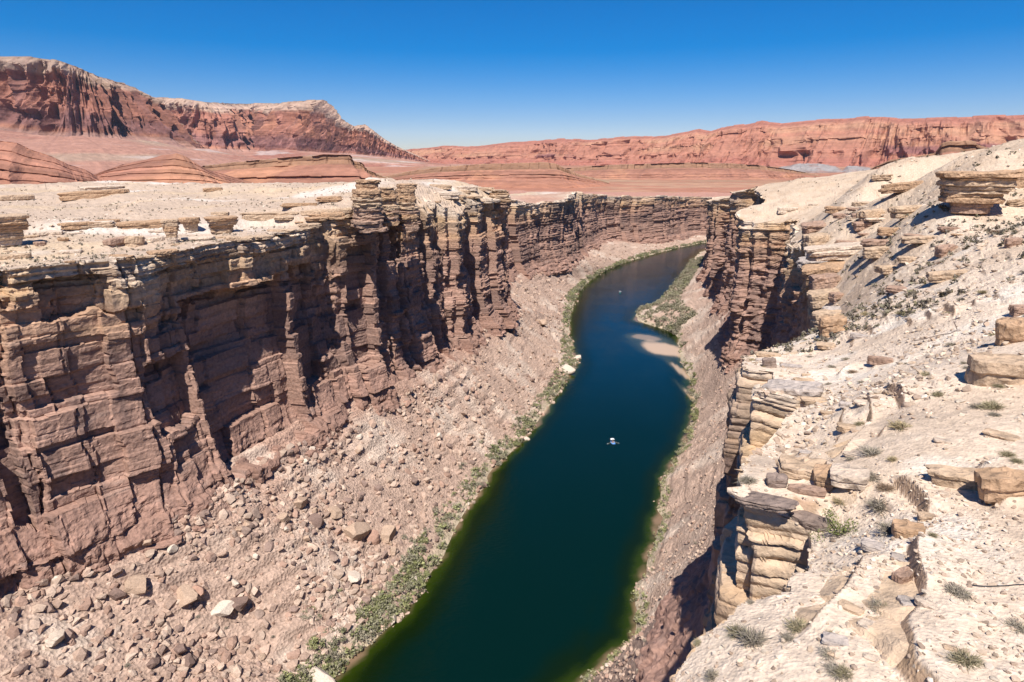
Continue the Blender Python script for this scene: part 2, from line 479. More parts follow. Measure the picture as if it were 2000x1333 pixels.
def densify(P, k, smin):
    Q, s = polyline(P, step=0.08)
    d = np.linalg.norm(Q[:, :2], axis=1)
    w = np.r_[0, np.cumsum(np.diff(s) / np.maximum(smin, k * 0.5 * (d[1:] + d[:-1])))]
    n = int(w[-1])
    si = np.interp(np.linspace(0, w[-1], n), w, s)
    return np.stack([np.interp(si, s, Q[:, j]) for j in range(Q.shape[1])], 1), si
def build_wall(rim, base, s, nrm, plateau, rows, amps, seed, g0, zdrop=0.0, sink=5.0, notches=(), **kw):
    """rows: heights as a fraction from foot to brink.  Returns vertices, colours and the displaced brink"""
    f = rows[:, None]
    zb = base[None, :, 2]
    def plan(g):
        return rim[None, :, :2] * g[..., None] + base[None, :, :2] * (1 - g[..., None])
    zt0 = plateau(rim[:, 0], rim[:, 1])
    Dt, _ = wall_relief(s, zt0 - 0.3, zt0, base[:, 2], *amps, seed, **kw)
    ex, ey = rim[:, 0] + nrm[:, 0] * Dt, rim[:, 1] + nrm[:, 1] * Dt
    zt = plateau(ex, ey) - zdrop
    z = (zb - sink) + (zt[None] - zb + sink) * f
    S = np.broadcast_to(s[None], z.shape)
    D, c = wall_relief(S, z, np.broadcast_to(zt[None], z.shape), np.broadcast_to(zb, z.shape), *amps, seed, **kw)
    for (s0, s1, h0, h1, dep, rag) in notches:
        hb = zt[None] - z
        j = 0.35 * n2(S / 2, z / 2, 5)
        w = ((S + j > s0) & (S + j < s1) & (hb + j > h0) & (hb + 2.5 * rag * fbm(S / 4, z / 9, 3, 6) < h1)).astype(float)
        D = D - dep * w
    g = np.clip(f / g0, 0, 1) ** 0.8 * np.ones_like(z)
    XY = plan(g)
    x = XY[..., 0] + nrm[None, :, 0] * D
    y = XY[..., 1] + nrm[None, :, 1] * D
    V = np.stack([x, y, z], -1)
    caps, ccol = [], []
    for dback in (0.4, 1.2, 3.0, 6.0):
        cx, cy = x[-1] - nrm[:, 0] * dback, y[-1] - nrm[:, 1] * dback
        cz = plateau(cx, cy) - 0.12
        caps.append(np.stack([cx, cy, cz], -1))
        ccol.append(c[-1])
    V = np.concatenate([V, A(caps)], 0)
    C = np.concatenate([c, A(ccol)], 0)
    return V, C, np.stack([x[-1], y[-1]], -1)
def normals_of(P, sm, side):
    T = np.gradient(P[:, :2], axis=0)
    T /= np.maximum(np.linalg.norm(T, axis=1)[:, None], 1e-9)
    w = max(1, sm)
    k = np.ones(2 * w + 1) / (2 * w + 1)
    T = np.stack([np.convolve(np.pad(T[:, j], w, 'edge'), k, 'valid') for j in (0, 1)], 1)
    T /= np.maximum(np.linalg.norm(T, axis=1)[:, None], 1e-9)
    return np.stack([T[:, 1], -T[:, 0]], 1) * side

# plateau surfaces with ledges and relief
def ground_left(x, y):
    z = plateau_left(x, y)
    r = np.hypot(x, y)
    amp = np.clip(r / 200, 0.4, 1.5)
    q = z + 0.9 * fbm(x / 25, y / 25, 4, 60)
    st = 3.4
    k = np.floor(q / st)
    u = q / st - k
    ledge = sst(-0.15, 0.2, fbm(x / 45, y / 45, 3, 61) + 0.15)
    tz = (k + sst(0.62, 0.80, u)) * st - q + 0.5 * st
    z = z + 0.85 * ledge * tz
    mk = sst(-0.3, 0.3, fbm(x / 50, y / 50, 3, 65) + 0.1)
    z = z + mk * (0.3 * hsh(np.floor(x / 1.4), np.floor(y / 1.4), 64) + 0.4 * sst(250, 400, r) * hsh(np.floor(x / 3), np.floor(y / 3), 66))
    return z + amp * (0.9 * fbm(x / 22, y / 22, 4, 62) + 0.30 * fbm(x / 3, y / 3, 3, 63))
def ground_right(x, y):
    z = plateau_right(x, y)
    r = np.hypot(x, y)
    a = np.clip(r / 70, 0.2, 2.5)
    z = z + 0.55 * a * fbm(x / 14, y / 14, 4, 70)
    st = 1.25
    q = (plateau_right(x, y) + 0.5 * fbm(x / 7, y / 7, 3, 71) + 0.12 * x * 0) / st + 0.8 * fbm(x / 30, y / 30, 2, 75)
    k = np.floor(q)
    lg = sst(0.05, 0.3, fbm(x / 22, y / 22, 4, 72) + 0.1) * sst(-0.05, 0.3, fbm(x / 5.5, y / 5.5, 2, 79)) * st * 0.75 * sst(125, 70, r)
    z = z + lg * (k + sst(0.68, 0.86, q - k) - q + 0.5)
    mk = sst(-0.3, 0.3, fbm(x / 40, y / 40, 3, 77) + 0.1)
    z = z + mk * (0.22 * sst(60, 100, r) * hsh(np.floor(x / 0.9), np.floor(y / 0.9), 76) + 0.4 * sst(150, 260, r) * hsh(np.floor(x / 2.2), np.floor(y / 2.2), 78))
    w = np.maximum(1.0, 0.05 * r)
    b = np.exp2(np.floor(np.log2(w)))
    t = w / b - 1
    return z + 0.075 * w * ((1 - t) * fbm(x / b, y / b, 2, 73) + t * fbm(x / (2 * b), y / (2 * b), 2, 73))

# left wall
def left_cols(i0, i1):
    return slice(i0, i1)
rimL = L_RIM[:, :2]
LR, sL = densify(np.c_[rimL, L_LINE], 0.0026, 0.25)
LB = LR[:, 2:5]
sL = np.r_[0, np.cumsum(np.diff(sL) * (1 - 0.5 * sst(480, 620, LB[1:, 1])))]          # wider joints in the far walls
nL = normals_of(LR, 25, 1)
rows = np.linspace(0, 1, 244) ** 0.93
dL = np.linalg.norm(LB[:, :2], axis=1)
A0 = 1.6 + 3.8 * sst(225, 300, LB[:, 1]) - 1.0 * sst(560, 680, LB[:, 1])
A1 = 1.5 + 0.4 * sst(300, 500, dL)
def wall_sh(px, py):
    mid = 0.5 * (LR[:, :2] + LB[:, :2])
    zr = z_for_row(mid[:, 1], py)
    q = np.where(mid[:, 1] > 100, proj(mid[:, 0], mid[:, 1], zr)[0], -9e3)
    i = int(np.argmin(np.abs(q - px)))
    return sL[i], float(plateau_left(LR[i, 0], LR[i, 1]) - zr[i])
NOT = []
for (x0, x1, y0, y1, dep, rag) in ((82, 226, 548, 628, 4.5, 1), (312, 404, 705, 840, 4.5, 1), (405, 585, 565, 900, 6.5, 1), (20, 165, 505, 550, -1.6, 0), (485, 618, 470, 562, -1.8, 0),
                                   (300, 402, 655, 703, -1.0, 0), (590, 640, 520, 760, 4.5, 1), (690, 735, 480, 720, 5.0, 1), (420, 470, 520, 600, 2.5, 1), (0, 40, 780, 1040, 4.0, 1), (230, 275, 500, 560, -1.5, 1), (0, 26, 540, 600, 3, 1), (640, 690, 560, 700, 2.5, 1), (345, 420, 520, 640, 2.0, 1)):
    (sa, ha), (sb, hb_) = wall_sh(x0, 0.5 * (y0 + y1)), wall_sh(x1, 0.5 * (y0 + y1))
    xm = 0.5 * (x0 + x1)
    NOT.append((sa, sb, wall_sh(xm, y0)[1], wall_sh(xm, y1)[1], dep, rag))
mass = sst(330, 235, LB[:, 1])
slots = sst(215, 260, LB[:, 1]) * (1 - 0.55 * sst(500, 650, LB[:, 1]))
VL, CL, edgeL = build_wall(LR, LB, sL, nL, ground_left, rows, (A0, 1.9, 1.0, 0.32, 0.34, mass, slots), 100, 0.55, notches=NOT)
nr, nc = VL.shape[:2]
cut = int(np.searchsorted(LB[:, 1], 560)) if False else int(np.argmax((LB[:, 1] > 545)))
for nm, a, b in (('left_canyon_cliff', 0, cut + 1), ('far_canyon_cliff', cut, nc)):
    v = VL[:, a:b].reshape(-1, 3)
    mesh_obj(nm, v, grid_faces(nr, b - a), M_CLIFF, CL[:, a:b].reshape(-1, 3), kind='structure')

# right wall
RRIM, sR = densify(R_RIM, 0.0050, 0.12)
RB = np.stack([np.interp(RRIM[:, 1], R_BASE[:, 1], R_BASE[:, 0]), RRIM[:, 1], np.interp(RRIM[:, 1], R_BASE[:, 1], R_BASE[:, 2])], 1)
nR = normals_of(RRIM, 6, -1)
dR = np.linalg.norm(RRIM, axis=1)
rows = np.r_[np.linspace(0, 0.55, 60, endpoint=False), np.linspace(0.55, 0.82, 38, endpoint=False), np.linspace(0.82, 1, 90)]
sc = sst(60, 260, dR)
VR, CR, edgeR = build_wall(RRIM, RB, sR, nR, ground_right, rows, (0.15 + 2.2 * sc, 0.5 + 0.9 * sc, 0.65 + 0.35 * sc, 0.32 + 0.2 * sc, 0.24 + 0.26 * sc, 0.0, 0.6 * sc), 300, 0.45, zk=0.55 + 0.45 * sc, warm=1 - sc)
mesh_obj('right_canyon_cliff', VR.reshape(-1, 3), grid_faces(VR.shape[0], VR.shape[1], flip=True), M_CLIFF, CR.reshape(-1, 3), kind='structure')

# plateaus: polar sheets trimmed along the displaced brinks
def polar(th0, th1, nth, r0, r1, nr, p=1.0):
    th = np.radians(np.linspace(th0, th1, nth))
    u = np.linspace(0, 1, nr) ** p
    r = r0 * (r1 / r0) ** u
    R, T = np.meshgrid(r, th, indexing='ij')
    return R * np.sin(T), R * np.cos(T)
def trimmed(x, y, poly):
    ins = inside(x, y, poly)
    m = ins[:-1, :-1] & ins[1:, :-1] & ins[:-1, 1:] & ins[1:, 1:]
    return m
polyL = np.r_[edgeL[::2], [[2500, 1500], [2500, 3000], [-3000, 3000], [-3000, -60]]]
x, y = polar(-62, 47, 560, 110, 1750, 330)
m = trimmed(x, y, polyL)
z = ground_left(x, y)
c = np.broadcast_to(CREAM_L, x.shape + (3,)).copy()
c = mix(c, A((0.50, 0.37, 0.24)), 0.6 * sst(0.0, 0.5, fbm(x / 35, y / 35, 4, 80)))
c = mix(c, A((0.60, 0.52, 0.45)), 0.8 * sst(0.2, 0.5, fbm(x / 50, y / 50, 3, 81)))
redp = sst(560, 720, y + 160 * fbm(x / 90, y / 60, 3, 82) + 40) * sst(-250, 60, x) * sst(-0.25, 0.1, fbm(x / 160, y / 70, 3, 83) + sst(900, 1400, y))
c = mix(c, A((0.40, 0.23, 0.165)), redp)
c = mix(c, A((0.40, 0.21, 0.155)), sst(1150, 1350, y))
c = c * (0.9 + 0.2 * hsh(np.floor(x * 2), np.floor(y * 2), 5))[..., None]
V, F, C = compact(np.stack([x, y, z], -1).reshape(-1, 3), grid_faces(*x.shape, mask=m, flip=True), c.reshape(-1, 3))
mesh_obj('left_plateau', V, F, M_GROUND, C, kind='structure')

polyR = np.r_[edgeR[::2], [[3000, 1142], [3000, -60]]]
x, y = polar(8, 63, 500, 16, 1500, 540, 0.95)
m = trimmed(x, y, polyR)
z = ground_right(x, y)
c = np.broadcast_to(CREAM, x.shape + (3,)).copy()
c = mix(c, A((0.52, 0.39, 0.28)), 0.7 * sst(-0.05, 0.45, fbm(x / 12, y / 12, 5, 84)))
c = mix(c, A((0.68, 0.585, 0.48)), 0.8 * sst(0.1, 0.5, fbm(x / 6, y / 6, 5, 85)))
c = mix(c, A((0.47, 0.35, 0.24)), 0.5 * sst(150, 320, np.hypot(x, y)) * sst(-0.2, 0.3, fbm(x / 60, y / 40, 3, 86)))
steep = np.zeros_like(z)
steep[1:-1, :] = np.abs(z[2:] - z[:-2]) / np.maximum(np.hypot(x[2:] - x[:-2], y[2:] - y[:-2]), 1e-6)
sx = np.zeros_like(z)
sx[:, 1:-1] = np.abs(z[:, 2:] - z[:, :-2]) / np.maximum(np.hypot(x[:, 2:] - x[:, :-2], y[:, 2:] - y[:, :-2]), 1e-6)
steep = np.maximum(steep, sx)
rk = sst(0.75, 1.3, steep) * sst(200, 120, np.hypot(x, y))
c = mix(c, mix(OCHRE, BROWN * 0.8, 0.5 + 0.5 * fbm(x / 1.5, y / 1.5, 3, 88)), 0.85 * rk)
c = mix(c, A((0.50, 0.375, 0.265)), 0.7 * sst(70, 190, np.hypot(x, y)))
c = mix(c, A((0.42, 0.30, 0.205)), 0.6 * sst(0.0, 0.35, fbm(x / 5, y / 5, 4, 87)) * sst(60, 200, np.hypot(x, y)))
V, F, C = compact(np.stack([x, y, z], -1).reshape(-1, 3), grid_faces(*x.shape, mask=m, flip=True), c.reshape(-1, 3))
mesh_obj('right_slope', V, F, M_GROUND, C, kind='structure')

# ------------------------------------------------------------------ rubble slopes between the cliffs and the river
def talus_grid(shore, base, n, m, seed, amp):
    Ls = np.r_[0, np.cumsum(0.5 * (np.linalg.norm(np.diff(shore[:, :2], axis=0), axis=1) + np.linalg.norm(np.diff(base[:, :2], axis=0), axis=1)))]
    d = np.interp(np.linspace(0, Ls[-1], 4000), Ls, np.maximum(np.linalg.norm(shore[:, :2], axis=1), 120))
    w = np.r_[0, np.cumsum(1 / d)][:-1]
    si = np.interp(np.linspace(0, w[-1], n), w, np.linspace(0, Ls[-1], 4000))
    def res(P):
        Q = np.stack([np.interp(si, Ls, P[:, k]) for k in range(3)], 1)
        for _ in range(4):
            Q[1:-1] = (Q[:-2] + 2 * Q[1:-1] + Q[2:]) / 4
        return Q
    a, b = res(shore), res(base)
    T = np.gradient(0.5 * (a + b), axis=0)
    v = np.linspace(-0.12, 1.12, m)[:, None]
    S = np.broadcast_to(si[None], (m, n))
    wob = 2.0 * n2(S / 9, v * 0, seed + 7) * np.clip(1 - v * 2, 0, 1)
    P = a[None] * (1 - v[..., None]) + b[None] * v[..., None]
    X, Y = P[..., 0].copy(), P[..., 1].copy()
    dr = (b - a)[None, :, :2]
    dr = dr / np.linalg.norm(dr, axis=2)[..., None]
    X += dr[..., 0] * wob
    Y += dr[..., 1] * wob
    vv = np.clip(v, 0, 2)
    prof = np.where(v < 0, v * 1.0, 0.82 * vv + 0.18 * vv ** 2 * (vv < 1) + 0.18 * (vv >= 1))
    Z = 0.15 + b[None, :, 2] * prof
    k = sst(0, 0.15, v)
    Z = Z + k * amp * 0.9 * (ridge(S / 13 + 0.5 * n2(S / 30, v * 2, seed + 8), v * 0.8, 3, seed + 9) - 0.3) * np.clip(v * 3, 0, 1)
    q_ = (Z + 1.2 * fbm(X / 18, Y / 18, 3, seed + 10)) / 5.0
    Z = Z + k * amp * 2.2 * sst(0.1, 0.4, fbm(X / 26, Y / 26, 3, seed + 11)) * (np.floor(q_) + sst(0.6, 0.85, q_ - np.floor(q_)) - q_ + 0.4)
    Z = Z + k * amp * (1.9 * fbm(X / 16, Y / 16, 4, seed) + 0.55 * np.abs(fbm(X / 3.2, Y / 3.2, 3, seed + 1)) + 0.35 * (hsh(np.floor(X / 1.1), np.floor(Y / 1.1), seed + 2) - 0.5))
    Z = Z + (1 - k) * 0.3 * fbm(X / 5, Y / 5, 3, seed + 3)
    return X, Y, Z, np.broadcast_to(v, X.shape)
def talus_col(X, Y, V, seed):
    c = np.broadcast_to(TALUS, X.shape + (3,)).copy()
    c = mix(c, A((0.43, 0.27, 0.20)), 0.8 * sst(0.75, 1.02, V + 0.15 * fbm(X / 15, Y / 15, 3, seed + 4)))
    c = mix(c, A((0.56, 0.45, 0.36)), 0.7 * sst(0.0, 0.4, fbm(X / 18, Y / 18, 4, seed + 5)))
    c = mix(c, A((0.36, 0.25, 0.19)), 0.5 * sst(0.1, 0.5, fbm(X / 10, Y / 10, 4, seed + 6)))
    c = mix(c, A((0.40, 0.34, 0.23)), 0.7 * sst(0.10, 0.02, V))
    return c * (0.82 + 0.36 * hsh(np.floor(X / 1.1), np.floor(Y / 1.1), seed + 2))[..., None]
XL, YL, ZL, VLt = talus_grid(L_SHORE, L_BASE, 540, 200, 400, 1.0)
mesh_obj('left_talus_slope', np.stack([XL, YL, ZL], -1).reshape(-1, 3), grid_faces(*XL.shape, flip=True), M_TALUS, talus_col(XL, YL, VLt, 400).reshape(-1, 3), kind='structure')
XR, YR, ZR, VRt = talus_grid(R_SHORE, R_BASE, 350, 110, 500, 0.7)
mesh_obj('right_talus_slope', np.stack([XR, YR, ZR], -1).reshape(-1, 3), grid_faces(*XR.shape), M_TALUS, talus_col(XR, YR, VRt, 500).reshape(-1, 3), kind='structure')

# ------------------------------------------------------------------ river
def river_mat():
    m = bpy.data.materials.new('river_water')
    m.use_nodes = True
    nt = m.node_tree
    N, L = nt.nodes, nt.links
    bs = N['Principled BSDF']
    at = N.new('ShaderNodeAttribute')
    at.attribute_name = 'Col'
    L.new(at.outputs['Color'], bs.inputs['Base Color'])
    bs.inputs['Roughness'].default_value = 0.06
    bs.inputs['IOR'].default_value = 1.33
    bs.inputs['Specular IOR Level'].default_value = 0.36
    geo = N.new('ShaderNodeNewGeometry')
    mp = N.new('ShaderNodeMapping')
    mp.inputs['Scale'].default_value = (0.5, 1.1, 1)
    L.new(geo.outputs['Position'], mp.inputs['Vector'])
    n1 = N.new('ShaderNodeTexNoise')
    n1.inputs['Scale'].default_value = 0.9
    n1.inputs['Detail'].default_value = 5
    L.new(mp.outputs[0], n1.inputs['Vector'])
    n3 = N.new('ShaderNodeTexNoise')
    n3.inputs['Scale'].default_value = 0.03
    n3.inputs['Detail'].default_value = 2
    L.new(geo.outputs['Position'], n3.inputs['Vector'])
    ml = N.new('ShaderNodeMath')
    ml.operation = 'MULTIPLY'
    L.new(n1.outputs['Fac'], ml.inputs[0])
    L.new(n3.outputs['Fac'], ml.inputs[1])
    mp2 = N.new('ShaderNodeMapping')
    mp2.inputs['Scale'].default_value = (0.05, 0.018, 1)
    mp2.inputs['Rotation'].default_value = (0, 0, -0.25)
    L.new(geo.outputs['Position'], mp2.inputs['Vector'])
    n4 = N.new('ShaderNodeTexNoise')
    n4.inputs['Scale'].default_value = 1.0
    n4.inputs['Detail'].default_value = 4
    L.new(mp2.outputs[0], n4.inputs['Vector'])
    rr_ = N.new('ShaderNodeMapRange')
    rr_.inputs['From Min'].default_value, rr_.inputs['From Max'].default_value = 0.35, 0.7
    rr_.inputs['To Min'].default_value, rr_.inputs['To Max'].default_value = 0.03, 0.17
    L.new(n4.outputs['Fac'], rr_.inputs['Value'])
    L.new(rr_.outputs[0], bs.inputs['Roughness'])
    b = N.new('ShaderNodeBump')
    b.inputs['Strength'].default_value = 0.45
    b.inputs['Distance'].default_value = 0.5
    L.new(ml.outputs[0], b.inputs['Height'])
    L.new(b.outputs[0], bs.inputs['Normal'])
    return m
gx, gy = np.meshgrid(np.linspace(-75, 780, 480), np.r_[np.linspace(-60, 300, 200, endpoint=False), np.linspace(300, 620, 110, endpoint=False), np.linspace(620, 1330, 110)], indexing='xy')
bank = np.minimum(dist_line(gx, gy, L_SHORE), dist_line(gx, gy, R_SHORE))
river_poly = np.r_[L_SHORE[:, :2], R_SHORE[::-1, :2]]
ins = inside(gx, gy, river_poly)
depth = np.where(ins, bank, 0) + 1.6 * fbm(gx / 18, gy / 18, 3, 90) + 1.3 * fbm(gx / 5, gy / 5, 2, 92)
dl = dist_line(gx, gy, L_SHORE)
wide = 1.0 + 0.35 * sst(330, 180, gy) * (dl < 60)
depth = depth / wide
SAND, ALGAE, DEEP = A((0.20, 0.13, 0.08)), A((0.020, 0.034, 0.002)), A((0.0006, 0.0105, 0.0075))
c = mix(SAND, ALGAE, sst(-0.2, 1.6, depth))
c = mix(c, A((0.003, 0.010, 0.0015)), sst(1.2, 5.5, depth))
c = mix(c, DEEP, sst(5, 12, depth))
c = mix(c, A((0.0010, 0.0165, 0.026)), sst(300, 520, gy) * sst(10, 16, depth))
bar_a, bar_b = pz(1262, 668)[:2], pz(1322, 690)[:2]
for (px, py, rx, ry, rot, s_) in ((1300, 683, 42, 15, 0.25, 1.0), (1262, 660, 26, 6, 0.1, 0.5), (1336, 730, 24, 7, 1.2, 0.8), (1350, 775, 24, 5, 1.3, 0.7), (1063, 797, 24, 7, -0.95, 1.0), (1040, 825, 16, 5, -1.0, 0.8)):
    o = pz(px, py)
    ky = (pz(px, py - 1) - o)[1]
    kx = (pz(px + 1, py) - o)[0]
    u, v = (gx - o[0]) / kx, -(gy - o[1]) / ky
    ur, vr = u * math.cos(rot) + v * math.sin(rot), -u * math.sin(rot) + v * math.cos(rot)
    q = np.hypot(ur / rx, vr / ry) + 0.4 * fbm(gx / 14, gy / 30, 3, 91)
    c = mix(c, A((0.47, 0.33, 0.215)), s_ * sst(1.1, 0.75, q))
    c = mix(c, A((0.06, 0.07, 0.04)), 0.5 * sst(1.9, 1.0, q) * sst(0.6, 1.1, q))
# mesh only where there is water, and a little under the banks
near = ins | (bank < 9)
mk = near[:-1, :-1] | near[1:, :-1] | near[:-1, 1:] | near[1:, 1:]
V, F, C = compact(np.stack([gx, gy, np.zeros_like(gx)], -1).reshape(-1, 3), grid_faces(*gx.shape, mask=mk), c.reshape(-1, 3))
mesh_obj('river', V, F, river_mat(), C, smooth=True, kind='structure')

# ------------------------------------------------------------------ desert beyond: plain, mesas, cliff lines
x, y = polar(-80, 80, 260, 1500, 19000, 110)
r = np.hypot(x, y)
z = 66 - 6 * sst(1500, 3000, r) + 0.02 * np.clip(r - 3300, 0, 2500) + 3 * fbm(x / 300, y / 300, 4, 200)
c = np.broadcast_to(A((0.361, 0.162, 0.102)), x.shape + (3,)).copy()
c = mix(c, A((0.302, 0.199, 0.124)), 0.8 * sst(-0.1, 0.3, fbm(x / 600, y / 300, 4, 201)) * sst(2300, 3300, r))
c = mix(c, A((0.420, 0.266, 0.168)), 0.6 * sst(0.1, 0.4, fbm(x / 300, y / 200, 4, 202)))
mesh_obj('desert_plain', np.stack([x, y, z], -1).reshape(-1, 3), grid_faces(*x.shape, flip=True), M_FAR, c.reshape(-1, 3), kind='structure')

def far_line(name, pts, n, prof, relief, colour, seed, jag=0.0, back=400.0, kind='structure', mat=None, nrow=90):
    """a mesa or cliff line.  pts: (px, top row, foot row, distance).  prof: (height fraction, metres of run per metre of height in front of the brink)"""
    pts = A(pts, float)
    px = np.linspace(pts[0, 0], pts[-1, 0], n)
    tr, br, yy = (np.interp(px, pts[:, 0], pts[:, k]) for k in (1, 2, 3))
    zt, zb = z_for_row(yy, tr), z_for_row(yy, br)
    cy = yy * CP - (zt - CAM_H) * SP
    X0, Y0 = (px - 1000) / FPX * cy, yy
    P = np.stack([X0, Y0], 1)
    s = np.r_[0, np.cumsum(np.hypot(np.diff(X0), np.diff(Y0)))]
    nm = normals_of(P, n // 9, 1)
    H = np.maximum(zt - zb, 0.5)
    prof = A(prof, float)
    f = np.linspace(-0.25, 1, nrow)[:, None]
    run = np.interp(f, prof[:, 0], prof[:, 1]) * H[None]
    S = np.broadcast_to(s[None], (nrow, n))
    Fg = np.broadcast_to(f, S.shape)
    D = run + relief(S, Fg, H[None], seed)
    top_j = jag * H * (0.6 * fbm(s / (H.max() * 1.2), s * 0, 4, seed + 50) + 0.4 * (hsh(np.floor(s / (H.max() * 0.22)), seed) - 0.5))
    Z = zb[None] + (H + top_j)[None] * Fg
    X = X0[None] + nm[None, :, 0] * D
    Y = Y0[None] + nm[None, :, 1] * D
    C = colour(S, Fg, H[None], seed)
    V = np.stack([X, Y, Z], -1)
    ext, ec = [], []
    for k, dz in ((0.15, 0.0), (0.5, -0.05), (1.0, -0.3)):
        ext.append(np.stack([X[-1] + X0 / Y0 * back * k, Y[-1] + back * k, Z[-1] + dz * H], -1))
        ec.append(C[-1])
    V = np.concatenate([V, A(ext)], 0)
    C = np.concatenate([C, A(ec)], 0)
    o = mesh_obj(name, V.reshape(-1, 3), grid_faces(V.shape[0], n), mat or M_FAR, C.reshape(-1, 3), kind=kind)
    return o

def gully(S, F, H, seed, w=1.0, a=0.28):
    up = np.clip(F, 0, 1)
    s1 = S / (H * 0.85 * w) + 0.35 * fbm(S / (H * 2), F * 1.5, 3, seed + 1)
    g = 1 - 2 * np.abs(n2(s1, s1 * 0 + 0.6 * F, seed)) ** 0.7
    s2 = S / (H * 0.30 * w) + 0.5 * fbm(S / H, F * 3, 3, seed + 2)
    g2 = 1 - 2 * np.abs(n2(s2, 1.6 * F, seed + 7)) ** 0.8
    s3 = S / (H * 0.09 * w) + 0.4 * fbm(S / (H * 0.3), F * 4, 2, seed + 15)
    g3 = 1 - 2 * np.abs(n2(s3, 4 * F, seed + 8))
    mid = sst(1.0, 0.85, F) * sst(-0.2, 0.15, F)
    fl = F + 0.04 * n2(S / H * 2.5, F * 2, seed + 9) + 0.02 * n2(S / H * 9, F * 5, seed + 13)
    st = np.floor(fl * 11)
    colm, _ = jcell(S + 0.1 * H * n2(F * 5, S / H, seed + 17), H * 0.13 * w * 2, seed + 16)
    colb = np.floor(fl * 5)
    blk = H * 0.07 * (hsh(colm, colb, seed + 18) - 0.5) * sst(0.22, 0.3, F) * sst(1.0, 0.9, F)
    return blk + H * a * (0.8 * g * (0.45 + 0.55 * (1 - up ** 3)) * (0.4 + 0.6 * mid) + 0.5 * g2 * mid + 0.26 * g3 * mid) + H * 0.028 * (hsh(st, seed + 11) - 0.5) * (0.4 + 0.6 * sst(-0.2, 0.3, n2(S / H, F * 4, seed + 14))) + H * 0.035 * fbm(S / (H * 0.1), F * 12, 3, seed + 12)
def verm_col(S, F, H, seed):
    q = F + 0.03 * fbm(S / H, F * 2, 3, seed + 20)
    c = np.broadcast_to(A((0.344, 0.151, 0.104)), S.shape + (3,)).copy()
    c = mix(c, A((0.406, 0.184, 0.115)), sst(-0.1, 0.4, fbm(S / (H * 0.8), F * 3, 4, seed + 21)))
    c = mix(c, A((0.437, 0.309, 0.229)), 0.9 * sst(0.76, 0.86, q + 0.12 * fbm(S / (H * 0.5), F * 5, 3, seed + 22)))
    c = mix(c, A((0.234, 0.177, 0.118)), 0.8 * sst(0.975, 1.0, F))
    c = mix(c, A((0.234, 0.111, 0.097)), 0.9 * sst(0.34, 0.22, q) * sst(0.02, 0.1, q))
    c = mix(c, A((0.352, 0.199, 0.154)), sst(0.04, -0.02, q))
    band = 0.5 * hsh(np.floor(q * 22), seed + 23) + 0.5 * hsh(np.floor(q * 61), seed + 25)
    c = c * 0.88
    st = sst(0.05, 0.45, fbm(S / (H * 0.07), F * 1.2, 3, seed + 24)) * 0.4
    return mix(c * (0.82 + 0.36 * band)[..., None], A((0.170, 0.090, 0.085)), st)
V1 = [(-420, 70, 235, 5400), (-200, 95, 240, 5300), (0, 110, 250, 5200), (60, 109, 258, 5200), (110, 117, 262, 5200), (150, 130, 263, 5250), (190, 148, 266, 5350), (240, 162, 270, 5500),
      (280, 181, 276, 5700), (310, 208, 283, 5900), (345, 245, 288, 6100), (380, 275, 292, 6300), (405, 293, 296, 6400)]
V2 = [(250, 192, 285, 7600), (310, 190, 286, 7400), (360, 193, 288, 7200), (400, 200, 292, 7150), (425, 202, 294, 7400), (450, 202, 296, 8000), (490, 203, 297, 8700), (520, 203, 296, 8600), (545, 202, 295, 7900), (575, 199, 295, 7300),
      (600, 196, 296, 7000), (633, 195, 297, 6900), (650, 207, 298, 6900), (668, 233, 299, 6850), (690, 247, 300, 6800), (712, 243, 301, 6750), (728, 254, 303, 6700), (750, 271, 305, 6700), (775, 286, 308, 6700), (800, 297, 312, 6700), (840, 315, 320, 6700)]
CLIFFP = [(-0.25, 1.35), (0.0, 0.72), (0.22, 0.46), (0.28, 0.44), (0.72, 0.17), (0.80, 0.15), (1, 0.0)]
far_line('distant_cliff', V1, 520, CLIFFP, lambda S, F, H, k: gully(S, F, H, k, 0.5, 0.36), lambda S, F, H, k: verm_col(S, F, H, k) * 0.9, 700, 0.04, 900)
far_line('distant_cliff', V2, 520, CLIFFP, lambda S, F, H, k: gully(S, F, H, k, 0.5, 0.33), lambda S, F, H, k: verm_col(S, F, H, k) * 1.14, 740, 0.03, 900)
def apron_col(S, F, H, seed):
    c = np.broadcast_to(A((0.352, 0.184, 0.133)), S.shape + (3,)).copy()
    c = mix(c, A((0.328, 0.229, 0.164)), 0.9 * sst(-0.1, 0.35, fbm(S / 700, F * 3, 4, seed)))
    c = mix(c, A((0.281, 0.114, 0.080)), 0.8 * sst(0.05, 0.4, fbm(S / 500 + 9, F * 4, 4, seed + 3)))
    return mix(c, A((0.500, 0.430, 0.390)), 0.5 * sst(0.25, 0.5, fbm(S / 400, F * 8, 4, seed + 5)))
APR = [(-420, 240, 330, 4600), (0, 254, 335, 4300), (100, 266, 335, 4300), (200, 268, 332, 4500), (300, 280, 330, 4900), (400, 292, 328, 5400), (460, 298, 326, 5800), (560, 294, 325, 6000), (650, 299, 326, 6000), (720, 304, 327, 6000), (800, 313, 328, 6000), (880, 322, 329, 6000)]
far_line('cliff_foot_slope', APR, 320, [(-0.25, 7), (0, 5), (0.6, 2.6), (1, 0)], lambda S, F, H, k: H * 0.5 * ridge(S / 500, F, 3, k) + 12 * fbm(S / 60, F * 8, 3, k + 3), apron_col, 760, 0.10, 1500, nrow=60)

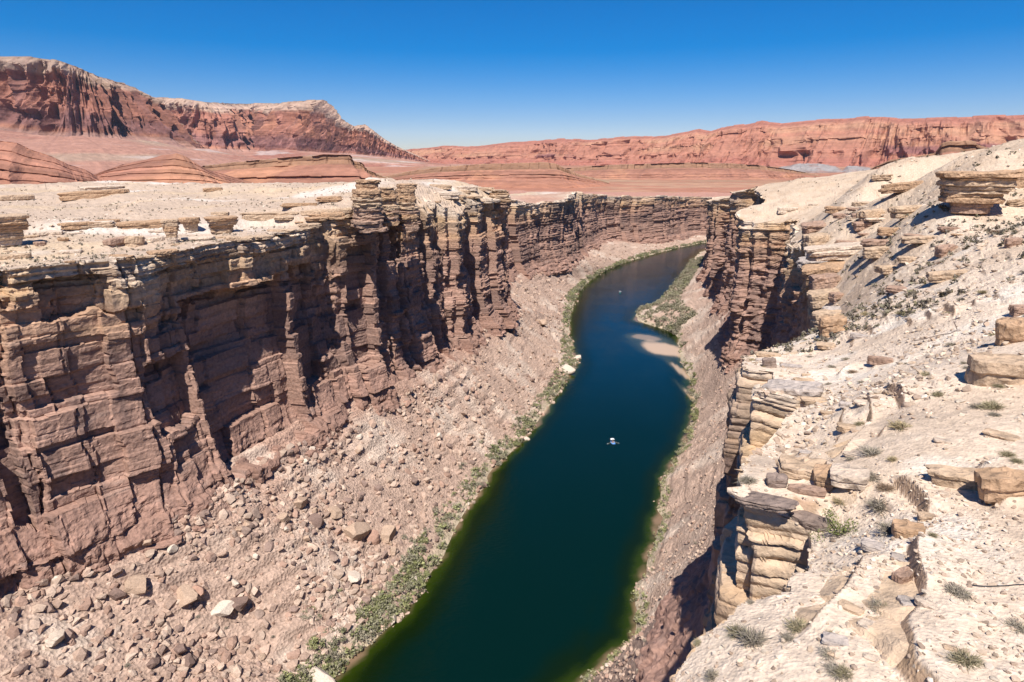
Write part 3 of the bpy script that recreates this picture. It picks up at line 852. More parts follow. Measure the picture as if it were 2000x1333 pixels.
def echo_col(S, F, H, seed):
    q = F + 0.06 * fbm(S / (H * 2.2), F, 3, seed + 20)
    c = np.broadcast_to(A((0.391, 0.174, 0.115)), S.shape + (3,)).copy()
    c = mix(c, A((0.445, 0.232, 0.143)), sst(-0.05, 0.4, fbm(S / (H * 2), F * 3, 4, seed + 21)) * sst(0.3, 0.5, q))
    c = mix(c, A((0.344, 0.140, 0.097)), sst(0.8, 0.95, q))
    pur = sst(0.30, 0.36, q) * sst(0.50, 0.44, q) * sst(-0.25, 0.1, fbm(S / (H * 1.5), F * 2, 3, seed + 22))
    c = mix(c, A((0.219, 0.092, 0.084)), 0.85 * pur)
    c = mix(c, A((0.328, 0.125, 0.091)), 0.7 * sst(0.30, 0.18, q))
    c = mix(c, A((0.359, 0.213, 0.160)), sst(0.05, -0.05, q))
    return c * 0.92 * (0.86 + 0.14 * hsh(np.floor(q * 20), seed + 23) + 0.14 * hsh(np.floor(q * 57), seed + 24))[..., None]
EC = [(740, 303, 316, 9500), (800, 292, 318, 9000), (830, 290, 319, 8800), (870, 285, 320, 8600), (930, 286, 322, 8300), (1000, 278, 324, 8000), (1060, 275, 326, 7800), (1100, 272, 327, 7600), (1150, 273, 328, 7400), (1200, 270, 329, 7200), (1240, 265, 329, 7100),
      (1270, 267, 330, 7000), (1300, 266, 330, 6900), (1330, 262, 330, 6800), (1365, 255, 330, 6700), (1390, 258, 331, 6600), (1420, 248, 331, 6500), (1450, 245, 331, 6400), (1490, 238, 332, 6300), (1530, 243, 332, 6200), (1560, 240, 332, 6100), (1600, 237, 333, 6000),
      (1640, 235, 333, 5900), (1690, 230, 334, 5800), (1720, 229, 334, 5700), (1760, 232, 334, 5600), (1820, 230, 334, 5500), (1880, 229, 334, 5400), (1950, 227, 334, 5300), (2000, 224, 334, 5200), (2200, 214, 334, 5000), (2500, 200, 334, 4900)]
far_line('distant_ridge', EC, 680, [(-0.25, 2.2), (0, 1.55), (0.28, 0.98), (0.34, 0.92), (0.46, 0.80), (0.62, 0.60), (0.82, 0.33), (1, 0)],
         lambda S, F, H, k: gully(S, F, H, k, 0.75, 0.30), echo_col, 800, 0.07, 900)

def mesa_relief(S, F, H, seed):
    cap = sst(0.68, 0.73, F)
    led = np.floor((F + 0.015 * n2(S / 40, F, seed + 2)) * 8)
    gl = 1 - 2 * np.abs(n2(S / (H * 0.9) + 0.4 * n2(S / (H * 2), F, seed + 31), 0.5 * F, seed + 30)) ** 0.8
    return H * 0.30 * gl * (1 - cap) + H * 0.3 * ridge(S / (H * 3), F, 3, seed) * (1 - 0.4 * cap) + H * 0.16 * (hsh(led, seed + 4) - 0.5) + cap * H * 0.25 * (hsh(np.floor(S / (H * 0.35)), seed + 5) - 0.5) + 0.05 * H * fbm(S / (H * 0.25), F * 9, 3, seed + 6)
def butte_relief(S, F, H, seed):
    k = (F + 0.012 * n2(S / 60, F * 2, seed + 2)) * 6
    fr = k - np.floor(k)
    gl = 1 - 2 * np.abs(n2(S / (H * 0.7) + 0.4 * n2(S / (H * 2), F, seed + 31), 0.5 * F, seed + 30)) ** 0.8
    return H * 0.07 * (sst(0.8, 0.45, fr) - 0.5) * sst(0.15, 0.4, F) * (0.5 + hsh(np.floor(k), seed)) + H * 0.25 * gl * sst(0.9, 0.2, F) + 0.06 * H * fbm(S / (H * 0.2), F * 9, 3, seed + 6)
def butte_col(S, F, H, seed):
    c = mesa_col(S, np.minimum(F, 0.68), H, seed)
    k = (F + 0.012 * n2(S / 60, F * 2, seed + 2)) * 6
    return c * (0.86 + 0.28 * hsh(np.floor(k * 2), seed + 5))[..., None]
def mesa_col(S, F, H, seed):
    c = np.broadcast_to(DUST, S.shape + (3,)).copy()
    c = mix(c, A((0.395, 0.192, 0.115)), sst(0, 0.4, fbm(S / 120, F * 2, 4, seed)))
    c = mix(c, A((0.227, 0.129, 0.077)), 0.85 * sst(0.69, 0.73, F))
    c = mix(c, A((0.370, 0.243, 0.150)), sst(0.985, 1.0, F))
    c = c * (0.8 + 0.4 * hsh(np.floor((F + 0.03 * n2(S / 50, F * 3, seed + 3) + 0.02 * n2(S / 12, F * 6, seed + 8)) * 15), seed + 23))[..., None]
    return mix(c, A((0.370, 0.166, 0.102)), sst(0.25, 0.0, F))
MP = [(-0.25, 4.5), (0, 3.0), (0.3, 1.6), (0.4, 1.5), (0.62, 0.75), (0.70, 0.40), (0.72, 0.25), (1, 0)]
BP = [(-0.25, 4.0), (0, 2.8), (0.3, 1.9), (0.6, 1.2), (1, 0)]
def mesa(pts, seed, n=240, jag=0.05, back=300, prof=MP, butte=False):
    far_line('mesa', pts, n, prof, butte_relief if butte else mesa_relief, butte_col if butte else mesa_col, seed, jag, back, nrow=70)
mesa([(1060, 338, 352, 3700), (1110, 329, 352, 3600), (1200, 322, 353, 3500), (1280, 320, 353, 3450), (1350, 318, 353, 3400), (1420, 319, 353, 3400), (1480, 323, 352, 3400), (1540, 331, 352, 3400), (1600, 343, 350, 3400)], 861)
mesa([(730, 350, 362, 2500), (800, 335, 362, 2450), (870, 326, 362, 2400), (950, 321, 362, 2350), (1060, 317, 362, 2300), (1083, 319, 362, 2300), (1105, 330, 362, 2320), (1125, 340, 362, 2350), (1190, 358, 362, 2400)], 862)
mesa([(330, 345, 366, 2200), (390, 326, 366, 2150), (450, 318, 366, 2100), (560, 309, 366, 2050), (640, 303, 366, 2000), (683, 304, 366, 2000), (690, 315, 366, 2010), (706, 318, 366, 2030), (716, 332, 366, 2050), (780, 358, 366, 2100)], 863)
mesa([(140, 360, 372, 1750), (200, 336, 372, 1700), (240, 322, 372, 1680), (290, 310, 372, 1660), (315, 303, 372, 1650), (345, 300, 372, 1650), (365, 307, 372, 1660), (385, 320, 372, 1680), (400, 330, 372, 1700), (470, 352, 372, 1750), (520, 368, 372, 1780)], 864, jag=0.03, butte=True, prof=BP)
mesa([(-300, 270, 378, 1350), (-60, 268, 378, 1400), (0, 274, 378, 1420), (35, 280, 378, 1430), (60, 292, 378, 1440), (100, 305, 378, 1450), (130, 320, 378, 1470), (165, 331, 378, 1500), (190, 345, 378, 1520), (330, 374, 378, 1560)], 865, jag=0.03, butte=True, prof=BP)
mesa([(1700, 330, 345, 2200), (1740, 312, 345, 2150), (1790, 306, 345, 2100), (1825, 300, 345, 2080), (1838, 280, 345, 2060), (1850, 277, 345, 2050), (1895, 277, 345, 2050), (1903, 284, 345, 2050), (1950, 300, 345, 2050), (2100, 310, 345, 2050)], 866)
def grey_col(S, F, H, seed):
    return mix(A((0.270, 0.240, 0.225)), A((0.250, 0.165, 0.140)), sst(-0.2, 0.4, fbm(S / 60, F * 5, 3, seed)))
far_line('clay_hills', [(1490, 338, 340, 4300), (1530, 326, 340, 4200), (1560, 320, 340, 4150), (1600, 319, 340, 4100), (1632, 325, 340, 4050), (1645, 332, 340, 4000), (1655, 324, 340, 4000), (1690, 326, 340, 4000), (1740, 336, 340, 4000)], 160,
         [(-0.25, 3), (0, 2.2), (1, 0)], lambda S, F, H, k: H * 0.5 * ridge(S / 60, F, 3, k), grey_col, 870, 0.1, 200, nrow=40)

# thin clear desert air round the whole scene
hz = bpy.data.materials.new('haze_air')
hz.use_nodes = True
hz.node_tree.nodes.clear()
pv = hz.node_tree.nodes.new('ShaderNodeVolumePrincipled')
pv.inputs['Color'].default_value = (0.72, 0.82, 1.0, 1)
pv.inputs['Density'].default_value = 1.0e-5
pv.inputs['Anisotropy'].default_value = 0.2
ho = hz.node_tree.nodes.new('ShaderNodeOutputMaterial')
hz.node_tree.links.new(pv.outputs[0], ho.inputs['Volume'])
hv = A([[x_, y_, z_] for z_ in (-25, 1400) for y_ in (-2600, 19500) for x_ in (-19500, 19500)], float)
mesh_obj('haze', hv, [(0, 2, 3, 1), (4, 5, 7, 6), (0, 1, 5, 4), (2, 6, 7, 3), (0, 4, 6, 2), (1, 3, 7, 5)], hz, kind='stuff', label='thin clear air between here and the far cliffs', category='haze')

# ------------------------------------------------------------------ loose things: rocks, plants
import bmesh
def ico(sub):
    bm = bmesh.new()
    bmesh.ops.create_icosphere(bm, subdivisions=sub, radius=1)
    V = A([v.co[:] for v in bm.verts])
    F = A([[v.index for v in f.verts] for f in bm.faces])
    bm.free()
    return V, F
ICO = {k: ico(k) for k in (1, 2, 3, 4)}
def chip(V, seed, planes=11, lo=0.42, hi=0.8, box=0.0):
    """a rock: a ball cut back by planes"""
    r = np.random.default_rng(seed)
    V = V.copy()
    N = r.normal(size=(planes, 3))
    if box:
        N = np.r_[N, A([[1, 0, 0], [-1, 0, 0], [0, 1, 0], [0, -1, 0], [0, 0, 1], [0, 0, -1]]) + r.normal(size=(6, 3)) * 0.14]
    N /= np.linalg.norm(N, axis=1)[:, None]
    d = r.uniform(lo, hi, len(N))
    if box:
        d[planes:] = box * r.uniform(0.85, 1.15, 6)
    for n, k in zip(N, d):
        q = V @ n
        V -= np.maximum(q - k, 0)[:, None] * n
    return V
ROCK_TONES = {'grey_brown': (0.30, 0.215, 0.17), 'tan': (0.43, 0.305, 0.22), 'dark_brown': (0.20, 0.135, 0.11), 'pale': (0.56, 0.46, 0.37), 'red_brown': (0.37, 0.225, 0.165)}
def rock_mesh(tone, seed, sub=3, box=0.0, rough=0.05, scale=(1, 1, 1)):
    V, F = ICO[sub]
    V = chip(V, seed, box=box)
    r = np.random.default_rng(seed + 5)
    V = V + rough * np.stack([fbm(V[:, 0] * 2 + 9 * k, V[:, 1] * 2 + V[:, 2] * 2.3, 3, seed + k) for k in range(3)], 1)
    V = V * A(scale)
    c = np.broadcast_to(A(ROCK_TONES[tone]), V.shape) * (1 + 0.18 * fbm(V[:, 2] * 3 + seed, V[:, 0] * 1.2, 3, seed))[:, None]
    return V, F, c
def pick(px, py, V, PX, PY, D):
    d = (PX - px) ** 2 + (PY - py) ** 2
    m = d < max(d.min() * 4, 9.0)
    i = np.where(m)[0]
    return V[i[np.argmin(D[i])]]
class Surf:
    def __init__(s, X, Y, Z, lim=None):
        V = np.stack([X, Y, Z], -1).reshape(-1, 3)
        V = V[V[:, 1] > 12]
        s.V = V
        dz = V[:, 2] - CAM_H
        c = V[:, 1] * CP - dz * SP
        s.PX = 1000 + FPX * V[:, 0] / c
        s.PY = 666.5 - FPX * (V[:, 1] * SP + dz * CP) / c
        s.D = c
    def __call__(s, px, py):
        return pick(px, py, s.V, s.PX, s.PY, s.D)
S_LT, S_RT = Surf(XL, YL, ZL), Surf(XR, YR, ZR)
gxr, gyr = polar(8, 60, 420, 15, 700, 420)
mm = inside(gxr, gyr, polyR)
S_RP = Surf(gxr[mm], gyr[mm], ground_right(gxr[mm], gyr[mm]))
gxl, gyl = polar(-48, 8, 380, 110, 900, 300)
mm = inside(gxl, gyl, polyL)
S_LP = Surf(gxl[mm], gyl[mm], ground_left(gxl[mm], gyl[mm]))
def slant(p):
    return math.sqrt(p[0] ** 2 + p[1] ** 2 + (p[2] - CAM_H) ** 2)

# ---- boulders on the rubble slopes: the 300 largest are things, the rest is one mass per slope
def make_variants(name, tones, nshape, seed, box=0.62, sub=3):
    out = []
    for t in tones:
        for k in range(nshape):
            V, F, c = rock_mesh(t, seed + 17 * k + 3 * len(out), sub, box if k % 2 == 0 else 0)
            o = mesh_obj(name, V, F, M_ROCK, c)
            COL.objects.unlink(o)
            out.append((t, o))
    return out
VAR = make_variants('boulder', ['grey_brown', 'tan', 'dark_brown', 'red_brown', 'pale'], 4, 900)
TONE_WORD = {'grey_brown': 'grey brown', 'tan': 'tan', 'dark_brown': 'dark brown', 'red_brown': 'reddish brown', 'pale': 'pale cream'}
def put_boulder(p, size, tone=None, flat=None, rot=None, label=None, group=None, sink=0.3, name=None):
    pool = [v for v in VAR if tone is None or v[0] == tone]
    t, src = pool[int(rng.integers(len(pool)))]
    fl = flat if flat is not None else rng.uniform(0.55, 0.9)
    s = A((size * rng.uniform(0.9, 1.2), size * rng.uniform(0.75, 1.05), size * fl)) / 1.35
    o = link_copy(src, (p[0], p[1], p[2] + s[2] * (0.62 - sink)), rot or (rng.uniform(-.3, .3), rng.uniform(-.3, .3), rng.uniform(0, 6.28)), s,
                  label=label, category='boulder')
    if group:
        o['group'] = group
    return o
def band(X, Y, Z, V, v0, v1, px0=0, px1=2000):
    P = np.stack([X, Y, Z], -1)
    m = (V > v0) & (V < v1) & (Y > 60)
    return P[m]
NAMED = [  # (px, py of the foot, width in px, tone, flatness, label)
    (476, 1183, 44, 'dark_brown', 0.8, 'dark flat faced brown boulder near the middle of the lower left rubble slope'),
    (268, 1150, 50, 'tan', 0.9, 'tall tan boulder with a sunlit top and dark left neighbour on the left rubble slope'),
    (232, 1166, 36, 'dark_brown', 0.7, 'dark wedge boulder leaning on the left of the tall tan boulder'),
    (365, 1170, 50, 'tan', 0.6, 'ochre slab boulder with a dark hollow under its front edge'),
    (395, 1160, 38, 'red_brown', 0.8, 'rounded brown boulder touching the right end of the ochre slab boulder'),
    (435, 1195, 60, 'pale', 0.35, 'long pale slab tilted against the dark flat faced boulder'),
    (108, 1255, 52, 'pale', 0.5, 'broad pale flat boulder in the bottom left corner of the rubble'),
    (352, 1275, 38, 'dark_brown', 0.8, 'dark boulder at the top of a cluster above the gully at the bottom left'),
    (372, 1298, 32, 'dark_brown', 0.8, 'dark boulder at the right of the cluster above the gully'),
    (308, 1298, 30, 'dark_brown', 0.7, 'dark boulder at the left of the cluster above the gully'),
    (498, 1010, 34, 'grey_brown', 0.9, 'grey brown block at the left end of the big boulder line below the cliff'),
    (560, 1022, 34, 'tan', 0.9, 'tan block with a black shadow in the big boulder line below the cliff'),
    (620, 1020, 42, 'dark_brown', 0.9, 'dark fractured block in the middle of the big boulder line'),
    (700, 1050, 62, 'tan', 0.9, 'huge tan boulder with a pale top and a black cleft on its right side'),
    (730, 1060, 44, 'red_brown', 0.8, 'brown boulder beside the black cleft of the huge tan boulder'),
    (760, 1052, 44, 'tan', 0.9, 'upright tan boulder with streaked right side next to the riverside bushes'),
    (655, 1010, 40, 'tan', 0.8, 'rounded tan boulder above the huge tan boulder'),
    (590, 985, 44, 'tan', 0.6, 'low tan slab just below the foot of the shadowed cliff'),
    (690, 1130, 40, 'pale', 0.6, 'pale rounded boulder half way between boulder line and river'),
    (838, 1162, 42, 'tan', 0.4, 'big flat tan slab sticking out into the dark green water'),
    (770, 1214, 26, 'pale', 0.9, 'pale pink block standing at the water edge below the bushes'),
    (752, 1212, 24, 'grey_brown', 1.0, 'streaked tall block beside the pale pink block at the water edge'),
    (735, 1228, 24, 'pale', 0.5, 'small pale wedge at the water edge at the lower end of the left bank'),
    (812, 1135, 22, 'pale', 0.7, 'yellowish boulder cluster top above the flat tan slab'),
    (905, 1052, 20, 'pale', 0.6, 'pale boulder at the tip of the small pebble spit'),
    (1030, 862, 18, 'pale', 0.7, 'square pale block in the water where the bushes end'),
    (1108, 722, 44, 'pale', 0.5, 'long pale slab sliding into the river beside the bend'),
    (1085, 705, 26, 'tan', 0.6, 'tan block above the long pale slab at the bend'),
    (1128, 700, 26, 'pale', 0.5, 'pale rubble block at the outermost point of the bend'),
    (1060, 632, 36, 'tan', 0.6, 'tan boulder with a black cave like shadow high on the far left slope'),
    (795, 792, 24, 'red_brown', 0.6, 'reddish boulder lying alone on the smooth upper slope'),
    (640, 1333, 60, 'pale', 0.6, 'large cream boulder at the bottom edge beside the water'),
]
for (px, py, w, tone, fl, lab) in NAMED:
    p = S_LT(px, py)
    put_boulder(p, w / FPX * slant(p) * 0.62, tone, fl, label=lab, sink=0.2)
def where(p, side='left'):
    d = math.hypot(p[0], p[1])
    up = 'near the water' if p[2] < 7 else ('low on the slope' if p[2] < 16 else ('halfway up the slope' if p[2] < 29 else 'high on the slope'))
    far = 'nearest part' if d < 195 else ('middle part' if d < 330 else 'far part')
    return up, far
def size_word(s):
    return 'large' if s > 1.9 else ('mid sized' if s > 1.2 else 'small')
def scatter(P, n, seed, dens):
    r = np.random.default_rng(seed)
    w = dens(P)
    return P[r.choice(len(P), n, p=w / w.sum())]
def dl_dens(P):
    d = np.linalg.norm(P[:, :2], axis=1)
    cl = sst(-0.1, 0.5, fbm(P[:, 0] / 22, P[:, 1] / 22, 3, 611))
    nearf = np.exp(-((d - 190) / 55) ** 2) + 0.15
    return (0.12 + cl) * nearf
PL = band(XL, YL, ZL, VLt, 0.04, 0.93)
grp = {t: 'angular %s boulders strewn over the left rubble slope' % TONE_WORD[t] for t in TONE_WORD}
for p in scatter(PL, 215, 5, dl_dens):
    t = random.choices(list(ROCK_TONES), (4, 3.5, 4, 3, 0.8))[0]
    s = 0.8 + 2.0 * rng.random() ** 2.0
    u_, f_ = where(p)
    put_boulder(p + A((rng.normal(), rng.normal(), 0)) * 0.4, s, t, label='%s %s boulder %s, %s' % (size_word(s), TONE_WORD[t], u_.replace('the slope', 'the left slope'), f_), group=grp[t])
PS = band(XL, YL, ZL, VLt, 0.0, 0.035)
for p in scatter(PS, 34, 6, lambda P: 1 / np.linalg.norm(P[:, :2], axis=1)):
    put_boulder(p, 0.6 + 0.9 * rng.random(), random.choice(['pale', 'tan', 'pale']), label='pale boulder at the left water edge, %s' % where(p)[1], group='pale boulders along the left water edge')
def rubble(name, P, n, seed, smin, smax, pw, cols, dens, flat=0.65, big=0.4, **kw):
    r = np.random.default_rng(seed)
    Q = scatter(P, n, seed, dens)
    Q = Q + np.c_[r.normal(0, 0.5, (n, 2)), np.zeros(n)] * (Q[:, 1:2] / 250)
    s = smin + (smax - smin) * r.random(n) ** pw
    r_ord = np.argsort(-s)
    Q, s = Q[r_ord], s[r_ord]
    OV, OF = A([[1, 0, 0], [0, 1, 0], [-1, 0, 0], [0, -1, 0], [0, 0, 1], [0, 0, -1]], float), A([[0, 1, 4], [1, 2, 4], [2, 3, 4], [3, 0, 4], [1, 0, 5], [2, 1, 5], [3, 2, 5], [0, 3, 5]])
    Vs, Fs, Cs, off = [], [], [], 0
    nb = int(n * big)
    for (i0, i1, bv, bf) in ((0, nb, [chip(ICO[1][0], 30 + k, 7, 0.38, 0.72) for k in range(12)], ICO[1][1]), (nb, n, [(OV + np.random.default_rng(k).normal(0, 0.28, OV.shape)) * 0.75 for k in range(12)], OF)):
        k = i1 - i0
        if k < 1:
            continue
        ss = s[i0:i1]
        B = A(bv)[r.integers(0, 12, k)]
        a = r.uniform(0, 6.283, k)
        sc = np.c_[ss * r.uniform(0.8, 1.3, k), ss * r.uniform(0.7, 1.1, k), ss * r.uniform(0.5, 1.0, k) * flat / 0.65]
        V = B * sc[:, None, :]
        ca, sa = np.cos(a)[:, None], np.sin(a)[:, None]
        V = np.stack([V[..., 0] * ca - V[..., 1] * sa, V[..., 0] * sa + V[..., 1] * ca + 0.25 * V[..., 2], V[..., 2] + 0.25 * V[..., 0]], -1)
        V += Q[i0:i1, None, :] + A((0, 0, 1)) * (sc[:, 2] * 0.25)[:, None, None]
        nv = B.shape[1]
        Vs.append(V.reshape(-1, 3))
        Fs.append((bf[None] + (np.arange(k) * nv)[:, None, None]).reshape(-1, 3) + off)
        Cs.append(np.repeat(A(cols)[r.integers(0, len(cols), k)] * r.uniform(0.8, 1.2, (k, 1)), nv, 0))
        off += k * nv
    return mesh_obj(name, np.concatenate(Vs), np.concatenate(Fs), M_ROCK, np.concatenate(Cs), kind='stuff', **kw)
TC = [(0.42, 0.295, 0.225), (0.36, 0.25, 0.19), (0.46, 0.34, 0.26), (0.26, 0.18, 0.145), (0.45, 0.335, 0.26), (0.34, 0.22, 0.165)]
def dens_l(P):
    d = np.linalg.norm(P[:, :2], axis=1)
    return (0.35 + sst(-0.2, 0.4, fbm(P[:, 0] / 15, P[:, 1] / 15, 3, 612))) * np.clip(240 / d, 0.2, 1.3) ** 0.6
rubble('rubble', band(XL, YL, ZL, VLt, -0.03, 1.0), 20000, 21, 0.18, 2.1, 5.0, TC, dens_l, label='loose rubble covering the left slope below the cliff', category='rubble')
rubble('rubble', band(XR, YR, ZR, VRt, -0.03, 1.0), 9000, 22, 0.15, 0.9, 3.0, TC, lambda P: np.clip(240 / np.linalg.norm(P[:, :2], axis=1), 0.2, 1.3), label='loose rubble covering the right slope below the rim', category='rubble')
PR = band(XR, YR, ZR, VRt, 0.08, 0.8)
for p in scatter(PR, 24, 8, lambda P: 1 / np.linalg.norm(P[:, :2], axis=1)):
    put_boulder(p, 0.7 + 0.9 * rng.random(), random.choice(['tan', 'red_brown', 'pale']), label='boulder resting on the right rubble slope below the rim', group='boulders on the right rubble slope')

# stones on the pale right slope and the left plateau
PRP = S_RP.V
cl = [(0.54, 0.44, 0.34), (0.57, 0.47, 0.38), (0.44, 0.33, 0.24), (0.50, 0.39, 0.29), (0.36, 0.26, 0.19), (0.30, 0.22, 0.165)]
def area_dens(P):
    d = np.linalg.norm(P[:, :2], axis=1)
    return (0.25 + sst(-0.15, 0.35, fbm(P[:, 0] / 9, P[:, 1] / 9, 3, 613)))
near = PRP[np.linalg.norm(PRP[:, :2], axis=1) < 330]
rr = np.linalg.norm(near[:, :2], axis=1)
for k, (a, b, n, s0, s1) in enumerate(((0, 45, 13000, 0.02, 0.17), (45, 110, 11000, 0.045, 0.38), (110, 330, 5000, 0.12, 0.75))):
    m = (rr >= a) & (rr < b)
    rubble('stones', near[m], n, 40 + k, s0, s1, 4.0, cl, area_dens, 0.5, 0.12, label='loose pale stones littering the right slope', category='stones')
PLP = S_LP.V
PLP = PLP[np.linalg.norm(PLP[:, :2], axis=1) < 700]
rubble('stones', PLP, 6000, 50, 0.18, 0.9, 3.0, cl, lambda P: 0.2 + sst(0, 0.4, fbm(P[:, 0] / 30, P[:, 1] / 30, 3, 614)), 0.5, 0.1, label='loose stones littering the left plateau', category='stones')

# ------------------------------------------------------------------ outcrops: layered rocks that stand free
def layer_mesh(wx, wy, h, e, seed, n=40, taper=0.06, rag=0.10):
    th = np.linspace(0, 2 * math.pi, n, endpoint=False)
    r = 1 / (np.abs(np.cos(th)) ** e + np.abs(np.sin(th)) ** e) ** (1 / e)
    per = np.cumsum(np.hypot(np.diff(np.r_[r[-1] * np.cos(th[-1]), r * np.cos(th)]) * wx, np.diff(np.r_[r[-1] * np.sin(th[-1]), r * np.sin(th)]) * wy))
    per = per / per[-1] * 11
    cs, ed = jcell(per, 1.3, seed)
    blk = rag * (hsh(cs, seed + 1) - 0.5)
    r = r * (1 + 0.5 * rag * n2(np.cos(th) * 2.2 + seed, np.sin(th) * 2.2, seed))
    g = np.random.default_rng(seed)
    m = int(g.integers(2, 4))
    rows, z0 = [], 0.0
    hh = g.uniform(0.6, 1.4, m)
    hh /= hh.sum()
    for k in range(m):
        q = 1 - (taper if k == 0 else 0) + g.uniform(-0.05, 0.05)
        rows += [(z0, q - 0.05, k), (z0 + 0.12 * hh[k], q, k), (z0 + 0.7 * hh[k], q + 0.01, k), (z0 + 0.97 * hh[k], q - 0.03, k)]
        z0 += hh[k]
    rows.append((1.0, 0.86, m - 1))
    V = []
    for k, (f, q, kb) in enumerate(rows):
        cb, eb = jcell(per + 0.7 * hsh(kb, seed), 1.3, seed + 5 * (kb % 2))
        j = 1 + rag * 0.9 * (hsh(cb, kb, seed + 1) - 0.5) - 0.07 * np.clip(1 - eb / 0.10, 0, 1) + 0.05 * n2(per * 2.1 + 9 * k, per * 0 + k * 0.9, seed + 2)
        zz = h * f + 0.06 * h * n2(np.cos(th) * 3, np.sin(th) * 3 + f * 2, seed + 3) * (0 < f)
        V.append(np.stack([np.cos(th) * r * q * j * wx / 2, np.sin(th) * r * q * j * wy / 2, zz], -1))
    V.append(V[-1] * A((0.55, 0.55, 1)) + A((0, 0, 0.03 * h)) + A((0, 0, 1)) * (0.05 * h * n2(np.cos(th) * 2, np.sin(th) * 2, seed + 8))[:, None])
    V = np.concatenate(V + [A([[0, 0, h * 1.03]]), A([[0, 0, 0.0]])])
    R = len(rows) + 1
    F = []
    for k in range(R - 1):
        for i in range(n):
            a, b = k * n + i, k * n + (i + 1) % n
            F.append((a, b, b + n, a + n))
    top, bot = R * n, R * n + 1
    for i in range(n):
        F.append(((R - 1) * n + i, (R - 1) * n + (i + 1) % n, top))
        F.append((bot, (i + 1) % n, i))
    return V, F
def empty(name, loc, rot=(0, 0, 0), **props):
    o = bpy.data.objects.new(name, None)
    COL.objects.link(o)
    o.location, o.rotation_euler = loc, rot
    o.empty_display_size = 0.5
    for k, v in props.items():
        o[k] = v
    return o
STONE = {'ochre': (0.42, 0.27, 0.165), 'tan': (0.47, 0.335, 0.225), 'cream': (0.56, 0.44, 0.335), 'dark': (0.25, 0.185, 0.15), 'brown': (0.36, 0.235, 0.17), 'grey': (0.42, 0.35, 0.30)}
def outcrop(name, label, cat, loc, layers, rot, seed, tilt=(0, 0), group=None, sink=0.1):
    rot = rot - math.atan2(loc[0], loc[1])
    """layers from the bottom: (width, depth, height, tone, dx, dy)"""
    if len(layers) == 1:
        w, d, h, tone, dx, dy = layers[0]
        V, F = layer_mesh(w, d, h, 2.8 + 4.5 * hsh(seed, 1), seed, rag=0.16)
        c = A(STONE[tone]) * (1 + 0.16 * fbm(V[:, 0] * 1.3 + seed, V[:, 2] * 4, 3, seed))[:, None]
        o = mesh_obj(name, V, F, M_LEDGE, c, label=label, category=cat, kind='thing')
        o.location, o.rotation_euler = (loc[0], loc[1], loc[2] - sink * h), (tilt[0], tilt[1], rot)
    else:
        o = empty(name, (loc[0], loc[1], loc[2]), (tilt[0], tilt[1], rot), label=label, category=cat)
        z = -sink * layers[0][2]
        for k, (w, d, h, tone, dx, dy) in enumerate(layers):
            V, F = layer_mesh(w, d, h, 3.2 + 3 * hsh(k, seed), seed + 3 * k, rag=0.14)
            V = V + A((dx, dy, z))
            c = A(STONE[tone]) * (1 + 0.16 * fbm(V[:, 0] * 1.3 + seed, V[:, 2] * 4, 3, seed))[:, None]
            mesh_obj('rock_layer', V, F, M_LEDGE, c, parent=o)
            z += h * 0.97
    if group:
        o['group'] = group
    return o
def at(surf, px, py):
    p = surf(px, py)
    return p, slant(p) / FPX                       # metres per photograph pixel there
def mushroom(label, surf, px, py, w, h, tones, seed, rot=0.2, foot=0.55, n=5):
    p, m = at(surf, px, py)
    W, Hh = w * m, h * m
    r = np.random.default_rng(seed)
    L = [(W * foot, W * foot * 0.8, Hh * 0.26, tones[0], 0, 0)]
    hs_ = r.uniform(0.7, 1.3, n)
    hs_ *= Hh * 0.74 / hs_.sum()
    for k in range(n):
        f = 0.74 + 0.26 * (k / max(1, n - 1)) ** 0.7
        L.append((W * f * r.uniform(0.94, 1.05), W * 0.8 * f * r.uniform(0.9, 1.05), hs_[k], tones[1 + k % (len(tones) - 1)], W * r.uniform(-.04, .04), W * r.uniform(-.04, .04)))
    return outcrop('mushroom_rock', label, 'rock', p, L, rot, seed)
mushroom('large layered ochre mushroom rock overhanging its own black shadow high on the right slope', S_RP, 1888, 414, 104, 64, ('brown', 'ochre', 'tan', 'ochre', 'cream'), 5001, 0.15, 0.5, 3)
mushroom('squat brown mushroom rock with a pale foot at the left edge of the left plateau', S_LP, 18, 478, 58, 46, ('cream', 'tan', 'ochre', 'tan'), 5002, 0.4, 0.6, 3)
mushroom('narrow waisted mushroom rock left of two smaller ones on the left bench', S_LP, 338, 474, 26, 40, ('cream', 'tan', 'ochre'), 5003, 0.0, 0.6, 3)
mushroom('middle one of three mushroom rocks along the left bench', S_LP, 376, 452, 30, 25, ('cream', 'tan', 'ochre'), 5004, 0.5, 0.6, 2)
mushroom('wide capped mushroom rock at the right end of the row on the left bench', S_LP, 435, 452, 52, 28, ('tan', 'ochre', 'tan'), 5005, 0.1, 0.7, 3)
